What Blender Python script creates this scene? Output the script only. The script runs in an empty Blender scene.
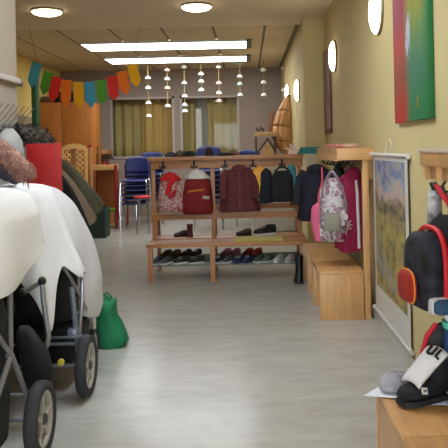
import bpy, bmesh, math, random
from mathutils import Vector, Matrix, Euler
random.seed(7)
C = bpy.context.scene.collection
PI = math.pi
R = math.radians
F, VX, VY, EYE, ROLL = 700.0, 247.0, 147.0, 1.35, R(1.2)

def P(px, py, d):
    """world point seen at pixel (px, py) at depth d along the corridor"""
    u, v = px - VX, py - VY
    c, s = math.cos(ROLL), math.sin(ROLL)
    return Vector(((u*c - v*s)*d/F, d, EYE - (u*s + v*c)*d/F))

# ------------------------------------------------------------------ materials
def lin(c):
    out = []
    for v in c[:3]:
        v = v/255.0
        out.append(v/12.92 if v <= 0.04045 else ((v+0.055)/1.055)**2.4)
    return (*out, 1)
_M = {}
def nodes_of(name):
    m = bpy.data.materials.new(name); m.use_nodes = True
    nt = m.node_tree
    return m, nt, nt.nodes['Principled BSDF']
def mat(name, col, rough=0.6, var=0.08, scale=8.0, bump=0.0, metal=0.0, stretch=(1,1,1), sheen=0.0, bscale=None, coat=0.0):
    if name in _M: return _M[name]
    m, nt, b = nodes_of(name)
    N, L = nt.nodes, nt.links
    tc = N.new('ShaderNodeTexCoord'); mp = N.new('ShaderNodeMapping'); mp.inputs['Scale'].default_value = stretch
    L.new(tc.outputs['Object'], mp.inputs['Vector'])
    n = N.new('ShaderNodeTexNoise'); n.inputs['Scale'].default_value = scale; n.inputs['Detail'].default_value = 4
    L.new(mp.outputs['Vector'], n.inputs['Vector'])
    r = N.new('ShaderNodeValToRGB')
    base = lin(col)
    r.color_ramp.elements[0].position = 0.3; r.color_ramp.elements[1].position = 0.7
    r.color_ramp.elements[0].color = tuple(max(0, x*(1-var)) for x in base[:3]) + (1,)
    r.color_ramp.elements[1].color = tuple(min(1, x*(1+var)) for x in base[:3]) + (1,)
    L.new(n.outputs['Fac'], r.inputs['Fac']); L.new(r.outputs['Color'], b.inputs['Base Color'])
    b.inputs['Roughness'].default_value = rough; b.inputs['Metallic'].default_value = metal
    if sheen: b.inputs['Sheen Weight'].default_value = sheen
    if coat: b.inputs['Coat Weight'].default_value = coat
    if bump:
        n2 = N.new('ShaderNodeTexNoise'); n2.inputs['Scale'].default_value = bscale or scale*3; n2.inputs['Detail'].default_value = 3
        L.new(mp.outputs['Vector'], n2.inputs['Vector'])
        bp = N.new('ShaderNodeBump'); bp.inputs['Strength'].default_value = bump; bp.inputs['Distance'].default_value = 0.01
        L.new(n2.outputs['Fac'], bp.inputs['Height']); L.new(bp.outputs['Normal'], b.inputs['Normal'])
    _M[name] = m; return m
def wood(name, col, axis='z', rough=0.38, var=0.16):
    st = {'x': (1.5, 16, 16), 'y': (16, 1.5, 16), 'z': (16, 16, 1.5)}[axis]
    return mat(name, col, rough, var, 2.2, 0.05, stretch=st)
def emit(name, col, strength):
    if name in _M: return _M[name]
    m, nt, b = nodes_of(name)
    b.inputs['Base Color'].default_value = (0.8, 0.8, 0.8, 1)
    b.inputs['Emission Color'].default_value = col; b.inputs['Emission Strength'].default_value = strength
    _M[name] = m; return m
def pattern(name, cols, scale, rough=0.8, kind='noise', stretch=(1,1,1)):
    """a printed fabric: several flat colours split by a noise / voronoi field"""
    m, nt, b = nodes_of(name); N, L = nt.nodes, nt.links
    tc = N.new('ShaderNodeTexCoord'); mp = N.new('ShaderNodeMapping'); mp.inputs['Scale'].default_value = stretch
    L.new(tc.outputs['Object'], mp.inputs['Vector'])
    if kind == 'noise':
        n = N.new('ShaderNodeTexNoise'); n.inputs['Scale'].default_value = scale; n.inputs['Detail'].default_value = 3; out = n.outputs['Fac']
    else:
        n = N.new('ShaderNodeTexVoronoi'); n.inputs['Scale'].default_value = scale; out = n.outputs['Distance']
    L.new(mp.outputs['Vector'], n.inputs['Vector'])
    r = N.new('ShaderNodeValToRGB'); r.color_ramp.interpolation = 'LINEAR' if kind == 'noise' else 'CONSTANT'
    while len(r.color_ramp.elements) < len(cols): r.color_ramp.elements.new(0.5)
    for i, c in enumerate(cols):
        t = i/(len(cols)-1)
        r.color_ramp.elements[i].position = 0.3 + 0.4*t if kind == 'noise' else 0.75*t
        r.color_ramp.elements[i].color = lin(c)
    L.new(out, r.inputs['Fac']); L.new(r.outputs['Color'], b.inputs['Base Color']); b.inputs['Roughness'].default_value = rough
    return m

# ------------------------------------------------------------------ mesh builder
class MB:
    def __init__(s): s.bm = bmesh.new(); s.mi = 0
    def faces(s, vs, fs):
        V = [s.bm.verts.new(v) for v in vs]
        for f in fs:
            try:
                q = s.bm.faces.new([V[i] for i in f]); q.material_index = s.mi
            except ValueError: pass
        return V
    def box(s, c, d, rot=None, bev=0.0):
        t = bmesh.new(); bmesh.ops.create_cube(t, size=1)
        for v in t.verts: v.co = Vector((v.co.x*d[0], v.co.y*d[1], v.co.z*d[2]))
        if bev: bmesh.ops.bevel(t, geom=t.edges[:], offset=bev, segments=2, affect='EDGES', profile=0.6)
        M = Matrix.Translation(c) @ (Euler(rot).to_matrix().to_4x4() if rot else Matrix())
        s.merge(t, M); return s
    def span(s, a, b, bev=0.0):
        a, b = Vector(a), Vector(b)
        return s.box((a+b)/2, (abs(b.x-a.x), abs(b.y-a.y), abs(b.z-a.z)), None, bev)
    def merge(s, t, M=Matrix()):
        t.verts.index_update()
        s.faces([M @ v.co for v in t.verts], [[v.index for v in f.verts] for f in t.faces]); t.free()
    def rings(s, rs, cap0=True, cap1=True, closed=True):
        n = len(rs[0]); vs = [v for r in rs for v in r]; fs = []
        for i in range(len(rs)-1):
            for j in range(n if closed else n-1):
                k = (j+1) % n
                fs.append((i*n+j, i*n+k, (i+1)*n+k, (i+1)*n+j))
        if cap0: fs.append(tuple(reversed(range(n))))
        if cap1: fs.append(tuple((len(rs)-1)*n + j for j in range(n)))
        s.faces(vs, fs); return s
    def tube(s, pts, r, n=8, closed=False):
        pts = [Vector(p) for p in pts]; rs = []; m = len(pts)
        up = None
        for i, p in enumerate(pts):
            if closed: d = pts[(i+1) % m] - pts[i-1]
            else: d = pts[min(i+1, m-1)] - pts[max(i-1, 0)]
            d.normalize()
            if up is None:
                up = Vector((0,0,1)) if abs(d.z) < 0.9 else Vector((1,0,0))
            a = d.cross(up).normalized(); up = a.cross(d).normalized()
            rad = r[i] if isinstance(r, (list, tuple)) else r
            rs.append([p + (a*math.cos(2*PI*k/n) + up*math.sin(2*PI*k/n))*rad for k in range(n)])
        if closed: rs.append(rs[0]); s.rings(rs, False, False)
        else: s.rings(rs)
        return s
    def lathe(s, prof, n=20, M=Matrix(), cap=True):
        rs = [[M @ Vector((r*math.cos(2*PI*k/n), r*math.sin(2*PI*k/n), z)) for k in range(n)] for r, z in prof]
        return s.rings(rs, cap, cap)
    def ball(s, c, r, seg=14, rot=None):
        if not isinstance(r, (tuple, list)): r = (r, r, r)
        t = bmesh.new(); bmesh.ops.create_uvsphere(t, u_segments=seg, v_segments=max(6, seg*2//3), radius=1)
        M = Matrix.Translation(c) @ (Euler(rot).to_matrix().to_4x4() if rot else Matrix()) @ Matrix.Diagonal((*r, 1))
        s.merge(t, M); return s
    def prism(s, pts, off):
        """closed outline (3D points) extruded by the vector off"""
        off = Vector(off); a = [Vector(p) for p in pts]
        return s.rings([a, [p + off for p in a]])
    def grid(s, fn, nu, nv):
        vs = [fn(i/nu, j/nv) for i in range(nu+1) for j in range(nv+1)]
        fs = [(i*(nv+1)+j, (i+1)*(nv+1)+j, (i+1)*(nv+1)+j+1, i*(nv+1)+j+1) for i in range(nu) for j in range(nv)]
        s.faces(vs, fs); return s
    def obj(s, name, m, parent=None, smooth=35, solid=0.0, subd=0):
        bmesh.ops.remove_doubles(s.bm, verts=s.bm.verts, dist=1e-5)
        bmesh.ops.recalc_face_normals(s.bm, faces=s.bm.faces)
        me = bpy.data.meshes.new(name)
        org = Vector((0,0,0))
        if parent is None:
            if s.bm.verts:
                xs = [v.co for v in s.bm.verts]
                org = Vector((sum(v.x for v in xs)/len(xs), sum(v.y for v in xs)/len(xs), min(v.z for v in xs)))
        else:
            q = parent
            while q: org = org + Vector(q.location); q = q.parent
        for v in s.bm.verts: v.co -= org
        s.bm.to_mesh(me); s.bm.free()
        for x in (m if isinstance(m, (list, tuple)) else [m]): me.materials.append(x)
        if smooth:
            for p in me.polygons: p.use_smooth = True
            me.set_sharp_from_angle(angle=R(smooth))
        o = bpy.data.objects.new(name, me); C.objects.link(o)
        if parent is None: o.location = org
        else: o.parent = parent
        if solid:
            md = o.modifiers.new('thickness', 'SOLIDIFY'); md.thickness = solid; md.offset = 0
        if subd:
            md = o.modifiers.new('smooth', 'SUBSURF'); md.levels = subd; md.render_levels = subd
        return o

def tag(o, label, cat, group=None):
    o['label'] = label; o['category'] = cat
    if group: o['group'] = group
    return o
def thing(name, label, cat, loc=(0,0,0), group=None):
    o = bpy.data.objects.new(name, None); C.objects.link(o); o.empty_display_size = 0.1
    o.location = loc; return tag(o, label, cat, group)
def struct(o, kind='structure'): o['kind'] = kind; return o
def dup(root, loc, rotz=0.0, label=None, group=None, scale=None):
    r = root.copy(); C.objects.link(r); r.location = loc; r.rotation_euler = (root.rotation_euler.x, root.rotation_euler.y, rotz)
    if scale: r.scale = scale
    if label: r['label'] = label
    if group: r['group'] = group
    for ch in list(root.children):
        c = ch.copy(); C.objects.link(c); c.parent = r
        for g in list(ch.children):
            d = g.copy(); C.objects.link(d); d.parent = c
    return r
def nz(a, b=0.0, c=0.0):
    return math.sin(a*1.7+b*2.3+c) * math.cos(b*1.3-a*0.7+c*1.9)

# ------------------------------------------------------------------ the palette
W_ORANGE = wood('beech_orange_upright', (205, 156, 98), 'z')
W_ORANGE_X = wood('beech_orange_lengthwise', (208, 158, 100), 'x')
W_ORANGE_Y = wood('beech_orange_depthwise', (205, 155, 97), 'y')
W_DULL_X = wood('beech_rail', (172, 118, 70), 'x', 0.45)
W_DULL_Z = wood('beech_post', (174, 120, 72), 'z', 0.45)
W_BROWN = wood('brown_cabinet_wood', (176, 108, 46), 'z', 0.45, 0.12)
W_TOY = wood('toy_wood', (190, 138, 84), 'z', 0.55)
W_DARK = wood('dark_toy_wood', (70, 52, 40), 'x', 0.6)
W_PALE = wood('pale_wood', (214, 178, 120), 'x', 0.5)
CHROME = mat('chrome', (205, 205, 208), 0.18, 0.03, metal=1.0)
ALU = mat('brushed_aluminium', (150, 150, 152), 0.38, 0.06, metal=0.7)
BLACKM = mat('black_metal', (24, 26, 26), 0.45, 0.1)
BLACKP = mat('black_plastic', (20, 20, 22), 0.5, 0.1)
BLACKF = mat('black_fabric', (24, 25, 29), 0.9, 0.15, 20, 0.2)
NAVYF = mat('navy_fabric', (30, 31, 44), 0.9, 0.15, 12, 0.3)
REDP = mat('red_paint', (168, 22, 18), 0.45, 0.04)
RUBBER = mat('tyre_rubber', (44, 44, 46), 0.75, 0.12, 40, 0.2)
RIMM = mat('silver_plastic_rim', (176, 170, 160), 0.4, 0.05)
WHITEC = mat('white_cotton', (222, 221, 220), 0.9, 0.02, 5, 0.25, bscale=60)
CREAMC = mat('cream_cotton', (236, 235, 233), 0.9, 0.02, 5, 0.25, bscale=60)
PALEC = mat('pale_cotton', (190, 186, 184), 0.9, 0.03, 5, 0.25, bscale=60)
BLUEP = mat('blue_chair_plastic', (24, 34, 92), 0.35, 0.05)
PAPER = mat('white_paper', (236, 238, 242), 0.8, 0.02)

# ------------------------------------------------------------------ setting
CEIL_N, CEIL_F = 2.935, 2.945
XR, XF, YP, YB = 0.975, 0.72, 8.6, 14.1       # right wall, far right wall, pilaster, back wall
XL, YL, XLF = -1.65, 5.05, -3.73

def floor_material():
    m, nt, b = nodes_of('linoleum_floor'); N, L = nt.nodes, nt.links
    tc = N.new('ShaderNodeTexCoord'); mp = N.new('ShaderNodeMapping'); mp.inputs['Scale'].default_value = (1.2, 2.8, 1)
    L.new(tc.outputs['Object'], mp.inputs['Vector'])
    n1 = N.new('ShaderNodeTexNoise'); n1.inputs['Scale'].default_value = 3.5; n1.inputs['Detail'].default_value = 6; n1.inputs['Roughness'].default_value = 0.65
    L.new(mp.outputs['Vector'], n1.inputs['Vector'])
    r = N.new('ShaderNodeValToRGB'); r.color_ramp.elements[0].position = 0.15; r.color_ramp.elements[1].position = 0.9
    r.color_ramp.elements[0].color = lin((156, 153, 144)); r.color_ramp.elements[1].color = lin((190, 187, 177))
    L.new(n1.outputs['Fac'], r.inputs['Fac']); L.new(r.outputs['Color'], b.inputs['Base Color'])
    n2 = N.new('ShaderNodeTexNoise'); n2.inputs['Scale'].default_value = 1.6; n2.inputs['Detail'].default_value = 5
    L.new(tc.outputs['Object'], n2.inputs['Vector'])
    r2 = N.new('ShaderNodeMapRange'); r2.inputs[3].default_value = 0.19; r2.inputs[4].default_value = 0.24
    L.new(n2.outputs['Fac'], r2.inputs[0]); L.new(r2.outputs[0], b.inputs['Roughness'])
    b.inputs['Specular IOR Level'].default_value = 0.38
    bp = N.new('ShaderNodeBump'); bp.inputs['Strength'].default_value = 0.05; bp.inputs['Distance'].default_value = 0.01
    n3 = N.new('ShaderNodeTexNoise'); n3.inputs['Scale'].default_value = 3.0; n3.inputs['Detail'].default_value = 1
    L.new(tc.outputs['Object'], n3.inputs['Vector']); L.new(n3.outputs['Fac'], bp.inputs['Height']); L.new(bp.outputs['Normal'], b.inputs['Normal'])
    return m
struct(MB().span((-3.9, -2.4, -0.1), (1.2, 14.9, 0)).obj('floor', floor_material(), smooth=0))

PLASTER_W = mat('ceiling_plaster', (222, 204, 178), 0.9, 0.02, 3)
WALL_Y = mat('yellow_wall_paint', (202, 184, 130), 0.75, 0.02, 2, 0.03, bscale=80)
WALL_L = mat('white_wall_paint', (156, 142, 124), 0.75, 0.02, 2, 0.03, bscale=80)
WALL_B = mat('grey_mauve_wall_paint', (152, 136, 125), 0.8, 0.02, 2)
TILE_GAP = mat('ceiling_grid_joint', (120, 108, 88), 0.8)  # darker colour of the joints between the boards
TILE = mat('ceiling_tile_board', (206, 186, 152), 0.85, 0.06, 6, stretch=(0.6, 14, 1))
SK = (-1.15, 0.15, 3.3, 4.95)      # roof light in the corridor ceiling
w = MB(); w.span((-3.9, -2.4, CEIL_N), (SK[0], 9.15, 3.1)); w.span((SK[1], -2.4, CEIL_N), (1.2, 9.15, 3.1))
w.span((SK[0], -2.4, CEIL_N), (SK[1], SK[2], 3.1)); w.span((SK[0], SK[3], CEIL_N), (SK[1], 9.15, 3.1))
struct(w.obj('ceiling', PLASTER_W, smooth=0))
# tiled far ceiling: long boards with dark lengthwise joints and fine cross joints
t = MB(); t.mi = 0; t.span((-3.9, 9.15, CEIL_F+0.008), (1.2, 14.9, 3.1)); t.mi = 1
xs = [-3.73] + [x for x in [-3.18, -2.49, -1.80, -1.11, -0.42, 0.27]] + [0.74]
for i in range(len(xs)-1):
    y = 9.16
    while y < 14.1:
        t.span((xs[i]+0.018, y+0.006, CEIL_F), (xs[i+1]-0.018, min(y+0.34, 14.1)-0.006, CEIL_F+0.007)); y += 0.34
t.mi = 2; t.span((XF-0.05, 9.15, CEIL_F-0.012), (XF, 14.1, CEIL_F+0.005))
struct(t.obj('ceiling', [TILE_GAP, TILE, mat('olive_ceiling_edge', (110, 108, 70), 0.7)], smooth=0))
w = MB(); w.span((XR, -2.2, 0), (1.2, YP, CEIL_N)); w.span((XF, YP, 0), (1.2, YB, CEIL_F+0.01))
struct(w.obj('wall_right', WALL_Y, smooth=0))
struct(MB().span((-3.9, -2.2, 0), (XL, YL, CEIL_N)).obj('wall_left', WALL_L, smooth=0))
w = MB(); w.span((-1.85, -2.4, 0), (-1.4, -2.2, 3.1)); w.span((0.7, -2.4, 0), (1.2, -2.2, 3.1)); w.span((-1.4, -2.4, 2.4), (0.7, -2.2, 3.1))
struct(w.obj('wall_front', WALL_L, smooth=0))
w = MB(); w.mi = 0; w.span((XLF-0.17, YL, 1.95), (XLF, YB, CEIL_F)); w.mi = 1; w.span((XLF-0.17, YL, 0), (XLF, YB, 1.95))
struct(w.obj('wall_left', [mat('left_yellow_paint', (224, 196, 112), 0.8, 0.02), mat('left_tan_paint', (150, 130, 96), 0.8, 0.02)], smooth=0))
# back wall with two window openings
WX = [(-2.74, -1.45), (-1.33, -0.14)]; WZ = (1.17, 2.40)
w = MB()
w.span((-3.9, YB, 0), (XF+0.1, YB+0.18, WZ[0])); w.span((-3.9, YB, WZ[1]), (XF+0.1, YB+0.18, CEIL_F+0.01))
w.span((-3.9, YB, WZ[0]), (WX[0][0], YB+0.18, WZ[1])); w.span((WX[0][1], YB, WZ[0]), (WX[1][0], YB+0.18, WZ[1])); w.span((WX[1][1], YB, WZ[0]), (XF+0.1, YB+0.18, WZ[1]))
struct(w.obj('wall_back', WALL_B, smooth=0))
def glass():
    m = bpy.data.materials.new('window_glass'); m.use_nodes = True; nt = m.node_tree; N, L = nt.nodes, nt.links
    N.remove(N['Principled BSDF'])
    tr = N.new('ShaderNodeBsdfTransparent'); tr.inputs[0].default_value = (0.95, 0.95, 0.93, 1)
    gl = N.new('ShaderNodeBsdfGlossy'); gl.inputs['Roughness'].default_value = 0.02
    fr = N.new('ShaderNodeFresnel'); fr.inputs[0].default_value = 1.2; mx = N.new('ShaderNodeMixShader')
    L.new(fr.outputs[0], mx.inputs[0]); L.new(tr.outputs[0], mx.inputs[1]); L.new(gl.outputs[0], mx.inputs[2])
    L.new(mx.outputs[0], N['Material Output'].inputs['Surface']); return m
GLASS = glass(); FRAME = mat('grey_window_frame', (176, 164, 154), 0.6, 0.02)
for i, (a, b) in enumerate(WX):
    root = bpy.data.objects.new('window_%d' % (i+1), None); C.objects.link(root); root.location = ((a+b)/2, YB, WZ[0]); struct(root)
    f = MB(); q = 0.045
    f.span((a, YB-0.02, WZ[0]), (a+q, YB+0.06, WZ[1])); f.span((b-q, YB-0.02, WZ[0]), (b, YB+0.06, WZ[1]))
    f.span((a, YB-0.02, WZ[1]-q), (b, YB+0.06, WZ[1])); f.span((a, YB-0.02, WZ[0]), (b, YB+0.06, WZ[0]+q))
    f.obj('window_frame', FRAME, root, smooth=0)
    MB().span((a+q, YB+0.015, WZ[0]+q), (b-q, YB+0.021, WZ[1]-q)).obj('pane', GLASS, root, smooth=0)
CURT = mat('olive_beige_curtain', (186, 168, 112), 0.9, 0.10, 5, stretch=(6, 6, 0.4))
CURT2 = mat('ochre_curtain', (208, 176, 108), 0.9, 0.10, 5, stretch=(6, 6, 0.4))
def curtain(x0, x1, y, m, label, ph):
    b = MB(); n = int((x1-x0)*44)
    b.grid(lambda u, v: Vector((x0+(x1-x0)*u, y+0.03*math.sin(u*n*0.75+ph)+0.012*math.sin(u*n*0.31+ph*2), 1.06+1.42*v)), n*2, 4)
    tag(b.obj('curtain', m, solid=0.004, smooth=80), label, 'curtain', 'curtains behind the back windows')
curtain(-2.82, -2.18, 14.42, CURT, 'olive beige pleated curtain behind left part of the left back window', 0)
curtain(-2.16, -1.40, 14.37, CURT2, 'ochre pleated curtain behind right part of the left back window', 1)
curtain(-1.42, -1.06, 14.42, CURT, 'narrow olive curtain left of the white gap in right back window', 2)
curtain(-0.80, -0.08, 14.40, CURT, 'olive pleated curtain right of the bright gap in right back window', 3)
tag(MB().span((-1.04, 14.36, 1.06), (-0.92, 14.40, 2.16)).obj('gap_daylight_strip', mat('gap_daylight_white', (236, 232, 226), 0.8, 0.02), smooth=0),  # white strip stands in for daylight seen between the curtains
    'white strip painted as daylight in the curtain gap of the right back window', 'daylight strip')
w = MB(); w.span((-3.9, 14.86, 0), (1.2, 14.96, 3.1)); w.span((-3.9, YB+0.18, 0), (-3.8, 14.86, 3.1)); w.span((1.1, YB+0.18, 0), (1.2, 14.86, 3.1))  # unseen enclosure added behind the windows to block the bright sky
struct(w.obj('wall_back', mat('sky_block_paint', (210, 204, 190), 0.8, 0.02), smooth=0))
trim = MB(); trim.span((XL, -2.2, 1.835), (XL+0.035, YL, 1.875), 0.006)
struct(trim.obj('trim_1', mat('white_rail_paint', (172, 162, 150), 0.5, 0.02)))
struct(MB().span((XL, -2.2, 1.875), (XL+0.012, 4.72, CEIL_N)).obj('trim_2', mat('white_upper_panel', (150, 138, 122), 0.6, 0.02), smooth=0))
tag(MB().box((XL+0.02, YL+0.012, 1.84), (0.03, 0.022, 0.035), None, 0.004).obj('rail_bracket', BLACKP), 'small black bracket at the end of the white wall rail', 'bracket')
BASEB = mat('grey_baseboard', (196, 192, 180), 0.5, 0.03)
struct(MB().span((XR-0.012, -2.2, 0), (XR, YP, 0.07)).obj('baseboard_right', BASEB, smooth=0))

# ------------------------------------------------------------------ lamps
GLOW_W = emit('warm_lamp_glass', (1.0, 0.87, 0.60, 1), 4.2)
GLOW_F = emit('fluorescent_diffuser', (0.95, 0.99, 1.04, 1), 4.4)
LOUV = mat('louvre_grey', (88, 96, 88), 0.6)
def lamp(label, loc, normal, cat, group, rad=0.17):
    root = thing('wall_lamp' if cat == 'wall lamp' else 'ceiling_lamp', label, cat, loc, group)
    M = Matrix.Translation(loc) @ Vector(normal).to_track_quat('Z', 'Y').to_matrix().to_4x4()
    MB().lathe([(rad*1.0, 0), (rad*1.02, 0.012), (rad*0.98, 0.022), (rad*0.9, 0.022)], 28, M).obj('base', mat('lamp_base_metal', (150, 140, 110), 0.4, 0.02, metal=0.5), root)
    MB().lathe([(rad*0.94, 0.022), (rad*0.97, 0.03), (rad*0.86, 0.046), (rad*0.62, 0.060), (rad*0.3, 0.067), (rad*0.02, 0.069)], 28, M).obj('lamp_glass', GLOW_W, root)
G = 'round glass wall lamps'
lamp('large round glass wall lamp nearest the camera, left of the red and green painting', (XR, 5.05, 2.31), (-1, 0, 0), 'wall lamp', G)
lamp('round glass wall lamp in front of the dark red picture', (XR, 7.57, 2.31), (-1, 0, 0), 'wall lamp', G)
lamp('round glass wall lamp on the far wall beyond the pilaster, right of wooden tower', (XF, 9.45, 2.10), (-1, 0, 0), 'wall lamp', G, 0.155)
lamp('farthest wall lamp, half hidden behind the top of the wooden tower', (XF, 11.7, 2.24), (-1, 0, 0), 'wall lamp', G, 0.15)
lamp('round ceiling lamp on the left, above the bunting', (P(48, 6, 7.9).x, 7.85, CEIL_N), (0, 0, -1), 'ceiling lamp', 'round ceiling lamps')
lamp('round ceiling lamp at the middle of the plain ceiling', (P(196, 2, 7.7).x, 7.75, CEIL_N), (0, 0, -1), 'ceiling lamp', 'round ceiling lamps')
def fluoro(label, y0, y1, x0, x1):
    root = thing('fluorescent_light', label, 'ceiling light', ((x0+x1)/2, (y0+y1)/2, CEIL_F-0.03), 'fluorescent ceiling panels')
    f = MB(); z0, z1 = CEIL_F-0.035, CEIL_F-0.001
    f.span((x0-0.02, y0-0.02, z0), (x1, y0, z1)); f.span((x0-0.02, y1, z0), (x1, y1+0.02, z1)); f.span((x0-0.02, y0, z0), (x0, y1, z1))
    f.obj('frame', mat('lamp_frame_white', (200, 196, 186), 0.5), root, smooth=0)
    MB().span((x0, y0, z0+0.004), (x1, y1, z0+0.014)).obj('diffuser', GLOW_F, root, smooth=0)
    MB().span((x1, y0-0.02, z0), (x1+0.08, y1+0.02, z1)).obj('end_louvre', LOUV, root, smooth=0)
fluoro('long fluorescent ceiling panel nearer the camera', 10.33, 11.05, -2.42, 0.02)
fluoro('shorter fluorescent ceiling panel nearer the back wall', 12.05, 12.75, -2.42, 0.02)

# ------------------------------------------------------------------ long coat rack across the corridor
COAT_HOOK = BLACKM
def hook_mb(x, y, z, s=-1):
    b = MB()
    b.span((x-0.012, y, z-0.05), (x+0.012, y+0.006*s, z+0.02))
    for dx in (-0.028, 0.028):
        b.tube([(x, y+0.004*s, z-0.02), (x+dx*0.6, y+0.03*s, z-0.05), (x+dx, y+0.045*s, z-0.045), (x+dx*1.1, y+0.05*s, z-0.015)], 0.006, 6)
    b.tube([(x, y+0.004*s, z), (x, y+0.04*s, z+0.0), (x, y+0.055*s, z+0.03)], 0.006, 6)
    return b
rack = thing('coat_rack', 'long wooden double-sided coat rack with hooks standing across the corridor', 'coat rack', (-0.25, 7.4, 0))
px_posts = [-1.0, -0.37, 0.545]
YF, YM, YR = 7.05, 7.42, 7.82
for x in px_posts:
    MB().span((x-0.022, YM-0.02, 0.39), (x+0.022, YM+0.02, 1.20), 0.004).obj('post', W_DULL_Z, rack)
    MB().span((x-0.025, YF, 0), (x+0.025, YF+0.045, 0.352), 0.004).obj('leg', W_DULL_Z, rack)
    MB().span((x-0.02, YR-0.04, 0), (x+0.02, YR, 0.352), 0.004).obj('leg', W_DULL_Z, rack)
    MB().span((x-0.018, YR-0.04, 0.392), (x+0.018, YR, 0.66), 0.004).obj('rear_post', W_DULL_Z, rack)
MB().span((-1.045, YM-0.11, 1.222), (0.60, YM+0.13, 1.262), 0.006).obj('top_board', W_DULL_X, rack)
hb = MB(); hb.span((-1.02, YM-0.045, 1.135), (0.585, YM-0.021, 1.221), 0.004).obj('hook_board', W_DULL_X, rack)
MB().span((-1.02, YM-0.045, 0.60), (0.585, YM-0.021, 0.668), 0.004).obj('rail', W_DULL_X, rack)
MB().span((-1.02, YR-0.065, 0.664), (0.585, YR-0.04, 0.72), 0.004).obj('rail', W_DULL_X, rack)
MB().span((-1.035, YF-0.012, 0.353), (0.60, YM-0.03, 0.391), 0.006).obj('bench_seat', W_DULL_X, rack)
MB().span((-1.035, YM+0.05, 0.353), (0.60, YR+0.01, 0.391), 0.006).obj('bench_seat', W_DULL_X, rack)
GRID = mat('green_grey_wire', (84, 96, 84), 0.45, 0.06, metal=0.3)
for y0, y1 in ((YF+0.02, YM-0.04), (YM+0.04, YR-0.02)):
    g = MB(); n = 9
    for k in range(n): g.tube([(-1.0, y0+(y1-y0)*k/(n-1), 0.165), (0.56, y0+(y1-y0)*k/(n-1), 0.165)], 0.006, 6)
    for k in range(14): g.tube([(-0.98+1.52*k/13, y0, 0.160), (-0.98+1.52*k/13, y1, 0.160)], 0.004, 5)
    g.obj('shoe_grid', GRID, rack)
hx = [P(p, 163, 7.37).x for p in (163, 194, 225, 253, 282)]
for x in hx:
    h = hook_mb(x, YM-0.046, 1.19).obj('hook', COAT_HOOK, rack)
    MB().ball((x, YM-0.05, 1.228), (0.014, 0.012, 0.014), 10).obj('hook_cap', mat('red_hook_cap', (120, 44, 30), 0.5), h)

# ------------------------------------------------------------------ right-hand cloakroom unit and its benches
unit = thing('coat_rack', 'orange beech wall coat unit with slatted top standing behind the landscape poster', 'coat rack', (0.83, 6.1, 0))
MB().span((0.885, 5.405, 0.0), (0.935, 5.45, 1.232), 0.004).obj('post', W_ORANGE, unit)
MB().span((0.885, 6.90, 0.0), (0.935, 6.945, 1.232), 0.004).obj('post', W_ORANGE, unit)
MB().span((0.69, 5.385, 1.232), (0.972, 5.41, 1.325), 0.004).obj('end_board', W_ORANGE_X, unit)
MB().span((0.69, 6.92, 1.232), (0.972, 6.945, 1.325), 0.004).obj('end_board', W_ORANGE_X, unit)
MB().span((0.69, 5.41, 1.308), (0.972, 6.92, 1.325)).obj('top_shelf', W_ORANGE_Y, unit)
fb = MB(); fb.span((0.69, 5.41, 1.276), (0.712, 6.92, 1.307)); fb.span((0.704, 5.41, 1.225), (0.716, 6.92, 1.28))
y = 5.44
while y < 6.9:
    fb.span((0.69, y, 1.222), (0.705, y+0.055, 1.276)); y += 0.095
fb.obj('slatted_fascia', W_ORANGE_Y, unit)
MB().span((0.935, 5.45, 1.08), (0.972, 6.90, 1.23)).obj('back_board', W_ORANGE_Y, unit)
for y in (5.6, 5.85, 6.1, 6.35, 6.6, 6.8):
    b = MB()
    b.tube([(0.80, y, 1.308), (0.80, y, 1.21), (0.77, y, 1.17), (0.73, y, 1.18), (0.725, y, 1.205)], 0.007, 6)
    b.tube([(0.80, y, 1.22), (0.83, y, 1.18), (0.85, y, 1.20)], 0.007, 6)
    b.obj('hook', mat('dark_green_hook', (28, 52, 40), 0.5), unit)
def bench(label, y0, y1, x0, x1, h, closed, group):
    root = thing('bench', label, 'bench', ((x0+x1)/2, (y0+y1)/2, 0), group)
    MB().span((x0, y0, h-0.025), (x1, y1, h), 0.005).obj('seat', W_ORANGE_Y, root)
    MB().span((x0+0.002, y0+0.001, 0), (x1, y0+0.024, h-0.0255), 0.003).obj('end_panel', W_ORANGE, root)
    MB().span((x0+0.002, y1-0.024, 0), (x1, y1-0.001, h-0.0255), 0.003).obj('end_panel', W_ORANGE, root)
    MB().span((x1-0.03, y0+0.025, 0.02), (x1-0.012, y1-0.025, h-0.026)).obj('back_panel', W_ORANGE_Y, root)
    if closed: MB().span((x0+0.006, y0+0.025, 0.0), (x0+0.024, y1-0.025, h-0.026)).obj('side_panel', W_ORANGE, root)
G = 'benches of the right coat unit'
bench('orange beech box bench nearest the poster, first of the row of three', 5.40, 5.94, 0.535, 0.88, 0.378, False, G)
bench('orange beech bench in the middle of the row under the hanging bags', 5.952, 6.49, 0.535, 0.88, 0.378, False, G)
bench('farthest orange beech bench of the row, against the long coat rack', 6.502, 7.03, 0.535, 0.88, 0.378, False, G)
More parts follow.
